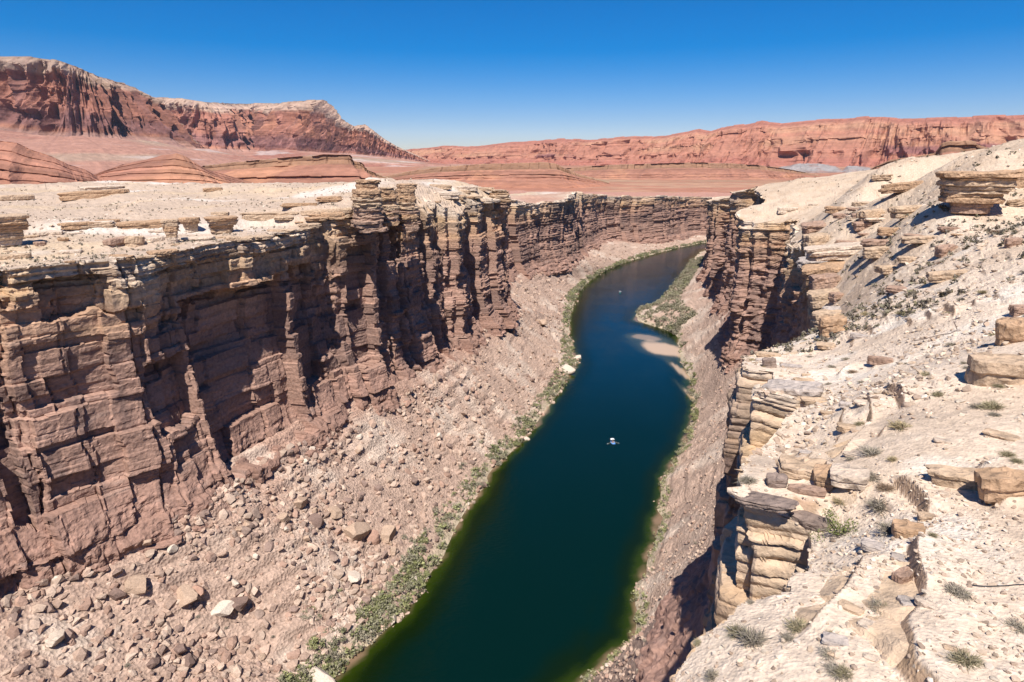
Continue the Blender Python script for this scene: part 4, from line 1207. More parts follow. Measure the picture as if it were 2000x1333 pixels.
def tower(label, px, row_top, row_foot, w, seed, y, tones=('brown', 'brown', 'tan', 'ochre', 'tan')):
    """a layered crag standing on the left brink"""
    zt, zb = z_for_row(y, row_top), z_for_row(y, row_foot)
    c = y * CP - (zb - CAM_H) * SP
    x = (px - 1000) / FPX * c
    m = slant((x, y, zb)) / FPX
    r = np.random.default_rng(seed)
    Hh, W = zt - zb, w * m
    n = 9
    hs_ = r.uniform(0.6, 1.4, n)
    hs_ *= Hh / hs_.sum()
    L = []
    for k in range(n):
        f = 1.1 - 0.03 * k + r.uniform(-.09, .09)
        L.append((W * f, W * 1.15 * f, hs_[k], tones[min(len(tones) - 1, int(k * len(tones) / n))] if r.random() > 0.3 else 'ochre', W * r.uniform(-.07, .07), W * r.uniform(-.07, .07)))
    return outcrop('rock_tower', label, 'rock tower', (x, y, zb), L, 0.35, seed, sink=0)
tower('highest crag with a knobbly top on the brink of the left cliff', 722, 349, 452, 46, 5101, 262)
tower('second square crag just right of the highest one on the left brink', 797, 357, 452, 36, 5102, 292)
tower('short crag pressed between the two tall crags on the left brink', 760, 364, 440, 30, 5103, 280)
tower('low broken crag at the far right corner of the left cliff', 975, 370, 410, 36, 5104, 440)
def ledge(label, surf, px, py, w, h, d, tone, seed, rot=0.0, group=None, tilt=(0, 0), up=0.0, name='ledge_rock', sink=0.15):
    p, m = at(surf, px, py)
    return outcrop(name, label, 'rock slab', (p[0], p[1], p[2] + up), [(w * m, d * m, h * m, tone, 0, 0)], rot, seed, tilt, group, sink)
LEDGES = [
    (S_RP, 1567, 928, 86, 26, 60, 'tan', 6001, 0.05, 'long cream slab with undercut edge, leftmost of three above the tan rim block'),
    (S_RP, 1612, 940, 32, 28, 50, 'ochre', 6002, 0.05, 'square ochre block between the two long cream slabs above the tan rim block'),
    (S_RP, 1655, 942, 56, 24, 50, 'cream', 6003, 0.02, 'pale slab at the right end of the row of three, touching dry bushes'),
    (S_RP, 1513, 944, 34, 22, 26, 'dark', 6004, 0.2, 'six sided brown block lying below the left end of the cream slab'),
    (S_RP, 1575, 962, 62, 14, 20, 'brown', 6005, -0.08, 'dark streaked plank of rock in front of the square ochre block'),
    (S_RP, 1490, 985, 100, 13, 40, 'dark', 6006, -0.28, 'long dark edged slab lying along the top of the big tan rim block'),
    (S_RP, 1582, 1022, 66, 13, 36, 'dark', 6007, -0.30, 'lower end piece of the dark edged slab next to the green bush'),
    (S_RP, 1548, 768, 92, 22, 52, 'grey', 6008, -0.05, 'grey topped slab lying on the ochre block at the middle of the right rim'),
    (S_RP, 1502, 716, 22, 20, 18, 'dark', 6009, 0.3, 'single dark boulder block on the small tan rim block'),
    (S_RP, 1640, 492, 110, 22, 80, 'cream', 6010, 0.05, 'broad pale topped slab jutting out above the side gully on the right'),
    (S_RP, 1602, 520, 70, 20, 60, 'grey', 6011, 0.1, 'rounded grey slab just below the broad pale topped slab'),
    (S_RP, 1612, 545, 70, 30, 60, 'ochre', 6012, 0.05, 'thick yellow brown block under the rounded grey slab'),
    (S_RP, 1720, 478, 56, 12, 40, 'brown', 6013, 0.0, 'thin dark shelf right of the broad pale topped slab'),
    (S_RP, 1712, 500, 48, 16, 30, 'tan', 6014, 0.1, 'short block under the thin dark shelf'),
    (S_RP, 1610, 590, 50, 26, 50, 'tan', 6015, 0.2, 'rounded tan block halfway down the side gully'),
    (S_RP, 1632, 588, 20, 16, 18, 'brown', 6016, 0.7, 'small brown cube at the lip of the side gully'),
    (S_RP, 1630, 607, 36, 9, 30, 'grey', 6017, 0.2, 'thin grey slab overhanging the lower side gully'),
    (S_RP, 1625, 650, 40, 34, 40, 'ochre', 6018, 0.2, 'ochre block standing at the bottom of the side gully'),
    (S_RP, 1586, 455, 34, 20, 50, 'brown', 6051, 0.1, 'brown block at the head of the side gully beside the tower'),
    (S_RP, 1590, 478, 40, 22, 50, 'tan', 6052, 0.3, 'tan block below the brown block at the head of the side gully'),
    (S_RP, 1598, 505, 44, 18, 60, 'grey', 6053, -0.2, 'grey shelf wedged between tower and side gully'),
    (S_RP, 1604, 560, 44, 28, 60, 'brown', 6054, 0.15, 'thick brown shelf hanging over the side gully'),
    (S_RP, 1618, 628, 46, 24, 50, 'tan', 6055, -0.1, 'stepped tan shelf near the bottom of the side gully'),
    (S_RP, 1758, 364, 62, 15, 26, 'ochre', 6019, -0.1, 'flat ochre ledge alone on the upper right slope left of the mushroom rock'),
    (S_RP, 1722, 352, 30, 8, 20, 'tan', 6020, -0.1, 'thin ledge at the left of the flat ochre ledge'),
    (S_RP, 1975, 362, 50, 26, 40, 'ochre', 6021, 0.1, 'cracked ochre ledge running out of the picture behind the mushroom rock'),
    (S_RP, 1988, 400, 24, 10, 20, 'tan', 6022, 0.1, 'small pale ledge at the right edge below the cracked ochre ledge'),
    (S_RP, 1895, 940, 110, 22, 40, 'tan', 6023, 0.22, 'long arched tan slab with an orange hollow on the near right slope'),
    (S_RP, 1958, 960, 62, 42, 40, 'ochre', 6024, 0.5, 'blocky ochre end of the arched slab at the right edge'),
    (S_RP, 1948, 738, 84, 42, 60, 'tan', 6025, 0.3, 'big tan boulder block with a dark shadow on its left at the right edge'),
    (S_RP, 1985, 664, 50, 40, 40, 'ochre', 6026, 0.1, 'rounded ochre boulder cut by the right edge above the big tan one'),
    (S_RP, 1993, 612, 26, 16, 20, 'brown', 6027, 0.4, 'small brown crag at the right edge above the rounded ochre boulder'),
    (S_RP, 1718, 708, 44, 14, 12, 'brown', 6028, -0.5, 'row of dark jagged teeth of rock sticking out of the middle slope'),
    (S_RP, 1700, 432, 40, 22, 24, 'tan', 6029, 0.6, 'tilted tan block on the slope below the flat ochre ledge'),
    (S_RP, 1680, 446, 26, 14, 20, 'brown', 6030, 0.3, 'brown block touching the lower end of the tilted tan block'),
    (S_RP, 1770, 420, 50, 18, 24, 'tan', 6031, 0.5, 'long tilted block between the flat ledge and the mushroom rock'),
    (S_RP, 1845, 494, 28, 16, 20, 'brown', 6032, 0.8, 'dark tilted rock with a pointed tip on the open slope'),
    (S_RP, 1800, 470, 60, 10, 30, 'tan', 6033, 0.1, 'low tan ledge above the dark tilted rock'),
    (S_RP, 1850, 545, 54, 15, 26, 'tan', 6034, 0.1, 'broken low tan outcrop in the middle of the open slope'),
    (S_RP, 1980, 478, 22, 14, 16, 'brown', 6035, 0.5, 'small dark boulder near the right edge below the mushroom rock'),
    (S_RP, 1762, 1140, 30, 26, 20, 'brown', 6036, 1.0, 'dark split rock beside the long black crevice on the near slope'),
    (S_RP, 1770, 1042, 46, 22, 30, 'ochre', 6037, 0.3, 'ochre lip of rock over the round black hole on the near slope'),
    (S_RP, 1805, 1012, 20, 12, 14, 'tan', 6038, 0.3, 'pale knob above the ochre lip of rock'),
    (S_LP, 30, 388, 44, 12, 24, 'tan', 6101, 0.1, 'low brown crag group at the far left of the plateau skyline'),
    (S_LP, 185, 378, 96, 13, 30, 'ochre', 6102, 0.05, 'long ochre ledge on the skyline of the left plateau'),
    (S_LP, 200, 368, 52, 9, 24, 'cream', 6103, 0.05, 'small cap slab resting on top of the skyline ledge'),
    (S_LP, 290, 440, 92, 17, 34, 'ochre', 6104, 0.0, 'long fractured ochre ledge in the middle of the left bench'),
    (S_LP, 190, 440, 44, 9, 20, 'tan', 6105, 0.05, 'thin ledge left of the long fractured ledge'),
    (S_LP, 232, 476, 40, 18, 24, 'brown', 6106, 0.6, 'tilted brown boulder at the left of a leaning pair on the left bench'),
    (S_LP, 262, 478, 28, 24, 22, 'tan', 6107, 0.2, 'upright tan boulder at the right of the leaning pair on the left bench'),
    (S_LP, 302, 470, 26, 13, 16, 'cream', 6108, 0.3, 'pale oval boulder with a crisp black shadow on the left bench'),
    (S_LP, 125, 470, 15, 8, 12, 'ochre', 6109, 0.3, 'small ochre boulder alone on the pale left bench'),
    (S_LP, 530, 420, 96, 14, 30, 'tan', 6110, -0.05, 'wide tan ledge on the bench left of the tall crags'),
    (S_LP, 640, 418, 90, 18, 30, 'tan', 6111, -0.05, 'thick tan ledge leading up to the highest crag'),
    (S_LP, 585, 400, 60, 8, 20, 'ochre', 6112, -0.05, 'thin upper ledge above the thick tan ledge'),
    (S_LP, 415, 370, 30, 8, 14, 'ochre', 6113, 0.0, 'small dark ledge near the skyline in the middle of the left plateau'),
    (S_LP, 860, 365, 40, 9, 18, 'tan', 6114, 0.0, 'bowl shaped ledge on the skyline right of the crags'),
    (S_LP, 940, 368, 50, 7, 18, 'tan', 6115, 0.0, 'low ledge on the skyline near the corner of the left cliff'),
    (S_LP, 80, 478, 14, 9, 12, 'brown', 6116, 0.3, 'small brown boulder right of the mushroom rock at the left edge'),
]
for (sf, px, py, w, h, d, tone, sd, rot, lab) in LEDGES:
    ledge(lab, sf, px, py, w, h * (0.95 if sf is S_LP else 1), d, tone, sd, rot, sink=0.45 if sf is S_LP else 0.2, tilt=(0.10 * (hsh(sd, 3) - 0.5), 0.10 * (hsh(sd, 4) - 0.5) - 0.10 * (sf is S_RP)))
# broken ledges that nothing tells apart
def many_ledges(surf, boxes, n, seed, label, group, tones):
    r = np.random.default_rng(seed)
    for k in range(n):
        x0, y0, x1, y1 = boxes[k % len(boxes)]
        px, py = r.uniform(x0, x1), r.uniform(y0, y1)
        w = r.uniform(14, 50)
        lab = label % ('wide' if w > 34 else 'short', 'close to the brink' if (surf is S_LP and py > 455) else ('near the skyline' if py < 420 else ('high on the open slope' if py < 560 else ('close to the rim' if px < 1690 else 'out on the bare slope'))))
        ledge(lab, surf, px, py, w, w * r.uniform(0.12, 0.3), w * r.uniform(0.4, 0.7), tones[int(r.integers(len(tones)))], 7000 + seed * 100 + k, r.uniform(-.4, .4), group, sink=0.45)
many_ledges(S_LP, [(20, 400, 680, 470), (0, 495, 340, 522), (0, 440, 330, 520), (640, 380, 960, 400), (820, 366, 985, 398), (330, 462, 600, 480), (120, 430, 660, 446), (560, 420, 700, 440)], 72, 1, '%s broken ledge of tan rock on the left plateau, %s', 'broken ledges on the left plateau', ['tan', 'ochre', 'cream'])
many_ledges(S_RP, [(1620, 380, 1980, 520), (1640, 430, 1900, 600), (1500, 380, 1700, 450)], 26, 2, '%s broken ledge of tan rock on the upper right slope, %s', 'broken ledges on the upper right slope', ['tan', 'ochre', 'brown', 'cream'])
many_ledges(S_RP, [(1480, 640, 1680, 760), (1560, 760, 1700, 900), (1580, 1030, 1800, 1300), (1700, 800, 1990, 1300)], 34, 3, '%s small slab of pale rock on the near right slope, %s', 'small slabs on the near right slope', ['cream', 'tan', 'cream', 'grey'])

# ------------------------------------------------------------------ plants
def plant_mat():
    m = bpy.data.materials.new('desert_plant')
    m.use_nodes = True
    nt = m.node_tree
    N, L = nt.nodes, nt.links
    bs = N['Principled BSDF']
    bs.inputs['Roughness'].default_value = 0.8
    bs.inputs['Specular IOR Level'].default_value = 0.1
    at_ = N.new('ShaderNodeAttribute')
    at_.attribute_name = 'Col'
    oi = N.new('ShaderNodeObjectInfo')
    mr = N.new('ShaderNodeMapRange')
    mr.inputs['To Min'].default_value, mr.inputs['To Max'].default_value = 0.8, 1.2
    L.new(oi.outputs['Random'], mr.inputs['Value'])
    mx = N.new('ShaderNodeMix')
    mx.data_type, mx.blend_type = 'RGBA', 'MULTIPLY'
    mx.inputs['Factor'].default_value = 1
    L.new(at_.outputs['Color'], mx.inputs['A'])
    L.new(mr.outputs[0], mx.inputs['B'])
    L.new(mx.outputs['Result'], bs.inputs['Base Color'])
    return m
M_PLANT = plant_mat()
def twig_mesh(seed, cols, n=420, wid=0.017, flat=0.75):
    """a tuft of thin twigs, unit radius"""
    r = np.random.default_rng(seed)
    az, el = r.uniform(0, 6.283, n), np.arcsin(r.uniform(0.05, 1, n))
    Ln = r.uniform(0.55, 1.05, n)
    d = np.stack([np.cos(az) * np.cos(el), np.sin(az) * np.cos(el), np.sin(el) * flat], -1)
    b = np.stack([r.normal(0, 0.16, n), r.normal(0, 0.16, n), np.full(n, -0.05)], -1)
    t = b + d * Ln[:, None]
    mid = b + d * Ln[:, None] * 0.55 + A((0, 0, 0.08)) + r.normal(0, 0.05, (n, 3))
    sd = np.cross(d, r.normal(size=(n, 3)))
    sd /= np.linalg.norm(sd, axis=1)[:, None]
    sd *= wid
    V = np.stack([b, mid - sd, mid + sd, t], 1).reshape(-1, 3)
    i = np.arange(n)[:, None] * 4
    F = np.concatenate([i + A([[0, 1, 2]]), i + A([[2, 1, 3]])])
    c = A(cols)[r.integers(0, len(cols), n)] * r.uniform(0.75, 1.25, (n, 1))
    return V, F, np.repeat(c, 4, 0)
def leaf_mesh(seed, cols, lobes=6, n=300, size=0.10, flat=0.75):
    r = np.random.default_rng(seed)
    L0 = np.c_[r.normal(0, 0.42, (lobes, 2)), r.uniform(0.15, 0.75, lobes) * flat]
    R0 = r.uniform(0.28, 0.5, lobes)
    k = r.integers(0, lobes, n)
    u = r.normal(size=(n, 3))
    u /= np.linalg.norm(u, axis=1)[:, None]
    P = L0[k] + u * (R0[k] * r.random(n) ** 0.4)[:, None]
    P[:, 2] = np.maximum(P[:, 2], 0.02)
    a = r.normal(size=(n, 3))
    a /= np.linalg.norm(a, axis=1)[:, None]
    b = np.cross(a, r.normal(size=(n, 3)))
    b /= np.linalg.norm(b, axis=1)[:, None]
    s = (size * r.uniform(0.6, 1.3, n))[:, None]
    V = np.stack([P - a * s, P + b * s * 0.55, P + a * s, P - b * s * 0.55], 1).reshape(-1, 3)
    F = np.arange(n * 4).reshape(-1, 4)
    c = A(cols)[(k + r.integers(0, 2, n)) % len(cols)] * r.uniform(0.75, 1.25, (n, 1))
    return V, F, np.repeat(c, 4, 0)
GREY_T = [(0.28, 0.235, 0.185), (0.34, 0.285, 0.22), (0.24, 0.205, 0.165), (0.30, 0.265, 0.185)]
OLIVE_T = [(0.25, 0.215, 0.12), (0.31, 0.255, 0.16), (0.21, 0.19, 0.11), (0.34, 0.275, 0.185)]
STRAW_T = [(0.40, 0.31, 0.17), (0.34, 0.26, 0.16), (0.28, 0.24, 0.14)]
BROWN_T = [(0.30, 0.20, 0.13), (0.24, 0.17, 0.12), (0.34, 0.25, 0.17)]
SHRUB = {}
for kind, cols in (('grey', GREY_T), ('olive', OLIVE_T), ('straw', STRAW_T), ('brown', BROWN_T)):
    SHRUB[kind] = []
    for k in range(3):
        V, F, c = twig_mesh(300 + len(SHRUB) * 9 + k, cols)
        o = mesh_obj('desert_shrub', V, F, M_PLANT, c)
        COL.objects.unlink(o)
        SHRUB[kind].append(o)
KW = {'grey': 'grey twiggy', 'olive': 'olive green', 'straw': 'straw coloured', 'brown': 'dry brown'}
def shrub(p, size, kind, label, group=None, squash=1.0):
    o = link_copy(random.choice(SHRUB[kind]), (p[0], p[1], p[2] - 0.03 * size), (0, 0, random.uniform(0, 6.28)), (size * random.uniform(0.85, 1.2), size * random.uniform(0.85, 1.2), size * squash * random.uniform(0.75, 1.0)), label=label, category='shrub')
    if group:
        o['group'] = group
    return o
NS = [(1833, 770, 36, 'olive', 'olive shrub with a pointed top alone below the big tan boulder block'), (1758, 835, 56, 'straw', 'wide straw coloured shrub on the bare slope left of the twin grey shrubs'),
      (1910, 795, 40, 'grey', 'left one of twin grey shrubs near the right edge'), (1938, 798, 50, 'olive', 'right one of twin shrubs near the right edge, browner than its neighbour'),
      (1702, 885, 60, 'grey', 'tall grey bush right of the pale slab row'), (1742, 900, 30, 'straw', 'small straw tuft right of the tall grey bush'), (1700, 935, 44, 'grey', 'grey shrub just below the tall grey bush'),
      (1730, 955, 50, 'brown', 'rounded brown shrub between the grey bushes and the green bush'), (1635, 985, 40, 'straw', 'pale straw shrub above the green bush'), (1712, 990, 70, 'grey', 'low sprawling grey shrub right of the green bush'),
      (1965, 890, 36, 'olive', 'round olive shrub above the arched tan slab'), (1555, 1225, 62, 'olive', 'dense olive shrub sitting in the notch at the near rim'), (1538, 1246, 40, 'grey', 'dark grey shrub touching the lower left of the notch shrub'),
      (1470, 1255, 90, 'grey', 'wide grey shrub on the pale near bench at the bottom'), (1440, 1240, 60, 'olive', 'olive shrub behind the wide grey shrub on the near bench'), (1390, 1322, 46, 'grey', 'grey shrub at the bottom edge of the near bench'),
      (1885, 1290, 70, 'olive', 'big olive tuft near the bottom right corner'), (1645, 1312, 44, 'olive', 'olive tuft at the bottom edge right of the cracks'), (1715, 1185, 50, 'grey', 'round grey shrub on the near slope below the black crevice'),
      (1865, 1155, 50, 'grey', 'grey shrub at the end of the black cable'), (1990, 1225, 50, 'grey', 'grey shrub cut by the right edge near the bottom'), (1620, 1240, 36, 'straw', 'pale tuft right of the notch shrub'), (1618, 1280, 44, 'grey', 'thin grey shrub above the bottom edge tuft'),
      (1920, 572, 30, 'straw', 'straw tuft on the open slope right of the broken tan outcrop'), (1760, 610, 34, 'olive', 'olive shrub in the middle of the open slope'), (1950, 455, 36, 'brown', 'brown shrub right below the mushroom rock'),
      (1690, 615, 28, 'straw', 'yellow shrub near the head of the lower rim'), (1640, 630, 34, 'grey', 'dark grey shrub on the lip above the ochre block'), (1740, 1040, 60, 'grey', 'sparse grey shrub left of the round black hole')]
for (px, py, w, kind, lab) in NS:
    p, m = at(S_RP, px, py)
    shrub(p, w * m * 0.42, kind, lab)
rs = np.random.default_rng(77)
PB = S_RP.V[np.linalg.norm(S_RP.V[:, :2], axis=1) < 330]
for p in scatter(PB, 165, 78, lambda P: np.clip(np.linalg.norm(P[:, :2], axis=1), 0, 120) ** 0.6 * (0.2 + sst(-0.2, 0.3, fbm(P[:, 0] / 18, P[:, 1] / 18, 3, 615)))):
    kind = random.choices(['grey', 'olive', 'straw', 'brown'], (5, 3, 1.5, 1.5))[0]
    d = np.linalg.norm(p[:2])
    shrub(p, rs.uniform(0.22, 0.62) * (1 + d / 300), kind, '%s %s shrub on the %s' % ('wide' if rs.random() < 0 else 'single', KW[kind], 'near right slope' if d < 60 else ('middle of the right slope' if d < 130 else 'upper right slope towards the skyline')), '%s shrubs dotted over the right slope' % KW[kind], 0.8)
for p in np.r_[scatter(PR, 55, 79, lambda P: 1 / np.linalg.norm(P[:, :2], axis=1)), scatter(PL, 45, 80, lambda P: 1 / np.linalg.norm(P[:, :2], axis=1) ** 1.5)]:
    side = 'right' if p[0] > 20 else 'left'
    shrub(p, rs.uniform(0.5, 1.1), 'grey', 'small grey green shrub among the rubble of the %s slope' % side, 'small shrubs among the rubble of the %s slope' % side, 0.9)
# the green bush
p, m = at(S_RP, 1638, 1045)
gb = empty('green_bush', p, label='bright green bush standing alone at the edge of the near right slope', category='bush')
V, F, c = leaf_mesh(801, [(0.17, 0.19, 0.06), (0.22, 0.23, 0.085), (0.13, 0.155, 0.05)], 8, 900, 0.045, 0.8)
o = mesh_obj('foliage', V * 38 * m, F, M_PLANT, c, parent=gb)
V, F, c = twig_mesh(802, GREY_T, 90, 0.02)
mesh_obj('stems', V * 36 * m, F, M_PLANT, c, parent=gb)

# riverside bushes
SAGE = [(0.24, 0.225, 0.14), (0.30, 0.275, 0.185), (0.20, 0.19, 0.115)]
GREEN = [(0.21, 0.215, 0.095), (0.26, 0.255, 0.12), (0.17, 0.175, 0.08)]
DRYG = [(0.27, 0.235, 0.17), (0.32, 0.28, 0.20), (0.22, 0.20, 0.14)]
BANK = {}
for kind, cols in (('sage', SAGE), ('green', GREEN), ('dry', DRYG)):
    BANK[kind] = []
    for k in range(4):
        V, F, c = leaf_mesh(840 + len(BANK) * 9 + k, cols, 8, 330, 0.115)
        o = mesh_obj('riverside_bush', V, F, M_PLANT, c)
        COL.objects.unlink(o)
        BANK[kind].append(o)
BKW = {'sage': 'sage green', 'green': 'fresh green', 'dry': 'dry grey'}
gridL, gridR = np.stack([XL, YL, ZL], -1), np.stack([XR, YR, ZR], -1)
def bank_points(G, Vt, n, seed, v0, v1, dens, y0=100, y1=1300):
    m = (Vt > v0) & (Vt < v1) & (G[..., 1] > y0) & (G[..., 1] < y1)
    return scatter(G[m], n, seed, dens)
def clumpy(P):
    d = np.linalg.norm(P[:, :2], axis=1)
    return (0.3 + sst(-0.25, 0.25, fbm(P[:, 0] / 16, P[:, 1] / 16, 3, 616))) / d ** 0.5
def bush(p, kind, s, where):
    o = link_copy(random.choice(BANK[kind]), (p[0], p[1], p[2] - 0.1), (0, 0, random.uniform(0, 6.28)), (s * random.uniform(0.9, 1.3), s * random.uniform(0.9, 1.3), s * random.uniform(0.7, 1.1)),
                  label='%s %s bush along the %s, %s' % ('tall' if s > 2.6 else 'low', BKW[kind], where, 'nearest part' if p[1] < 230 else ('middle part' if p[1] < 430 else 'far part')), category='riverside bush')
    o['group'] = '%s bushes along the %s' % (BKW[kind], where)
PTS = []
for (G, Vt, n, sd, v0, v1, y0, y1, mixk, where, s0, s1) in (
        (gridL, VLt, 150, 1, 0.0, 0.15, 130, 600, (5, 3, 4), 'left water edge', 1.4, 3.2), (gridL, VLt, 70, 2, 0.0, 0.16, 560, 1230, (5, 2, 2), 'far left water edge', 2.8, 5.0),
        (gridL, VLt, 20, 3, 0.12, 0.30, 130, 420, (3, 1, 4), 'foot of the left rubble slope', 0.9, 1.8),
        (gridR, VRt, 56, 4, 0.0, 0.55, 520, 900, (3, 2, 5), 'green point on the right bank', 2.8, 4.8), (gridR, VRt, 32, 5, 0.0, 0.14, 290, 520, (2, 6, 1), 'right water edge', 1.5, 3.0),
        (gridR, VRt, 18, 6, 0.0, 0.25, 138, 160, (1, 6, 3), 'small green shore at the bottom edge', 0.7, 1.5)):
    for p in bank_points(G, Vt, n, 900 + sd, v0, v1, clumpy, y0, y1):
        bush(p, random.choices(['sage', 'green', 'dry'], mixk)[0], random.uniform(s0, s1), where)
def thicket(name, P, n, seed, s0, s1, cols, label, nl=44):
    r = np.random.default_rng(seed)
    Q = scatter(P, n, seed, clumpy)
    base = [leaf_mesh(880 + k, cols, 4, nl, 0.20 * (44 / nl) ** 0.5) for k in range(6)]
    Vs, Cs = [], []
    for q in Q:
        V, F, c = base[int(r.integers(6))]
        a = r.uniform(0, 6.283)
        s = r.uniform(s0, s1)
        M = A([[math.cos(a), -math.sin(a), 0], [math.sin(a), math.cos(a), 0], [0, 0, 1]]) * s
        Vs.append(V @ M.T + q)
        Cs.append(c * r.uniform(0.8, 1.2))
    V = np.concatenate(Vs)
    return mesh_obj(name, V, np.arange(len(V)).reshape(-1, 4), M_PLANT, np.concatenate(Cs), kind='stuff', label=label, category='undergrowth')
mk_ = (VLt > 0.0) & (VLt < 0.14) & (YL > 100)
thicket('undergrowth', gridL[mk_], 1400, 31, 0.9, 2.9, SAGE + GREEN + DRYG, 'low green undergrowth along the left bank')
mk_ = (VLt > 0.0) & (VLt < 0.13) & (YL > 540) & (YL < 1240)
thicket('undergrowth', gridL[mk_], 500, 37, 1.6, 3.6, SAGE + GREEN, 'green undergrowth along the far bend of the left bank')
mk_ = (VRt > 0.0) & (VRt < 0.6) & (YR > 525) & (YR < 950)
thicket('undergrowth', gridR[mk_], 1300, 32, 1.8, 3.8, SAGE + DRYG + GREEN + DRYG, 'mixed green and dry undergrowth on the right bank point')
mk_ = (VRt > 0.0) & (VRt < 0.09) & (YR > 130) & (YR < 520)
thicket('undergrowth', gridR[mk_], 300, 33, 0.7, 2.0, GREEN + SAGE, 'low green undergrowth along the right bank')
mk_ = (VRt > 0.0) & (VRt < 0.3) & (YR > 132) & (YR < 158)
thicket('undergrowth', gridR[mk_], 160, 34, 0.3, 0.8, GREEN + STRAW_T, 'grassy undergrowth at the bottom of the right bank')
tiny = S_LP.V[np.linalg.norm(S_LP.V[:, :2], axis=1) < 600]
thicket('undergrowth', tiny, 1300, 35, 0.4, 0.9, [tuple(0.7 * v for v in c_) for c_ in GREY_T + OLIVE_T], 'tiny shrubs dotted over the left plateau', 16)
far_r = S_RP.V[np.linalg.norm(S_RP.V[:, :2], axis=1) > 90]
thicket('undergrowth', far_r, 1700, 36, 0.45, 1.1, [tuple(0.7 * v for v in c_) for c_ in GREY_T + OLIVE_T], 'tiny shrubs dotted over the upper right slope', 16)

# ------------------------------------------------------------------ boats, people, small things
M_BLUE = plain_mat('raft_blue', (0.10, 0.27, 0.62), 0.45, 0.4)
M_TEAL = plain_mat('raft_teal', (0.05, 0.22, 0.20), 0.45, 0.4)
M_WHITE = plain_mat('canvas_white', (0.78, 0.78, 0.76), 0.8)
M_FLOOR = plain_mat('raft_floor', (0.30, 0.33, 0.38), 0.7)
M_METAL = plain_mat('grey_metal', (0.35, 0.35, 0.36), 0.4, 0.5, metal=0.6)
M_WOOD = plain_mat('oar_wood', (0.52, 0.44, 0.32), 0.6)
M_SKIN = plain_mat('skin', (0.42, 0.25, 0.18), 0.6)
M_SHIRT = [plain_mat('shirt_dark_red', (0.22, 0.05, 0.04), 0.9), plain_mat('shirt_dark', (0.05, 0.05, 0.06), 0.9)]
M_HAT = plain_mat('hat', (0.55, 0.48, 0.36), 0.9)
M_STEEL = plain_mat('rusty_steel', (0.13, 0.085, 0.07), 0.6, 0.4)
M_CABLE = plain_mat('black_cable', (0.03, 0.03, 0.035), 0.6, 0.3)
M_WALLW = plain_mat('white_paint', (0.80, 0.80, 0.80), 0.6)
M_ROOFG = plain_mat('grey_roof', (0.45, 0.45, 0.46), 0.6)
M_GLASSD = plain_mat('dark_glass', (0.03, 0.04, 0.05), 0.1, 0.5)
def tube(P, R, k=10, cap=True):
    P = A(P, float)
    R = np.broadcast_to(A(R, float), (len(P),))
    T = np.gradient(P, axis=0)
    T /= np.linalg.norm(T, axis=1)[:, None]
    V = []
    for p, t, r in zip(P, T, R):
        a = np.cross(t, (0, 0, 1) if abs(t[2]) < 0.9 else (1, 0, 0))
        a /= np.linalg.norm(a)
        b = np.cross(a, t)
        th = np.linspace(0, 2 * math.pi, k, endpoint=False)
        V.append(p + r * (np.cos(th)[:, None] * a + np.sin(th)[:, None] * b))
    n = len(P)
    F = [(i * k + j, i * k + (j + 1) % k, (i + 1) * k + (j + 1) % k, (i + 1) * k + j) for i in range(n - 1) for j in range(k)]
    if cap:
        F += [tuple(range(k - 1, -1, -1)), tuple((n - 1) * k + j for j in range(k))]
    return np.concatenate(V), F
def box(cx, cy, cz, sx, sy, sz):
    V = A([[x, y, z] for z in (-1, 1) for y in (-1, 1) for x in (-1, 1)], float) * A((sx, sy, sz)) / 2 + A((cx, cy, cz))
    return V, [(0, 2, 3, 1), (4, 5, 7, 6), (0, 1, 5, 4), (2, 6, 7, 3), (0, 4, 6, 2), (1, 3, 7, 5)]
def part(name, VF, mat, parent, **kw):
    return mesh_obj(name, VF[0], VF[1], mat, parent=parent, **kw)
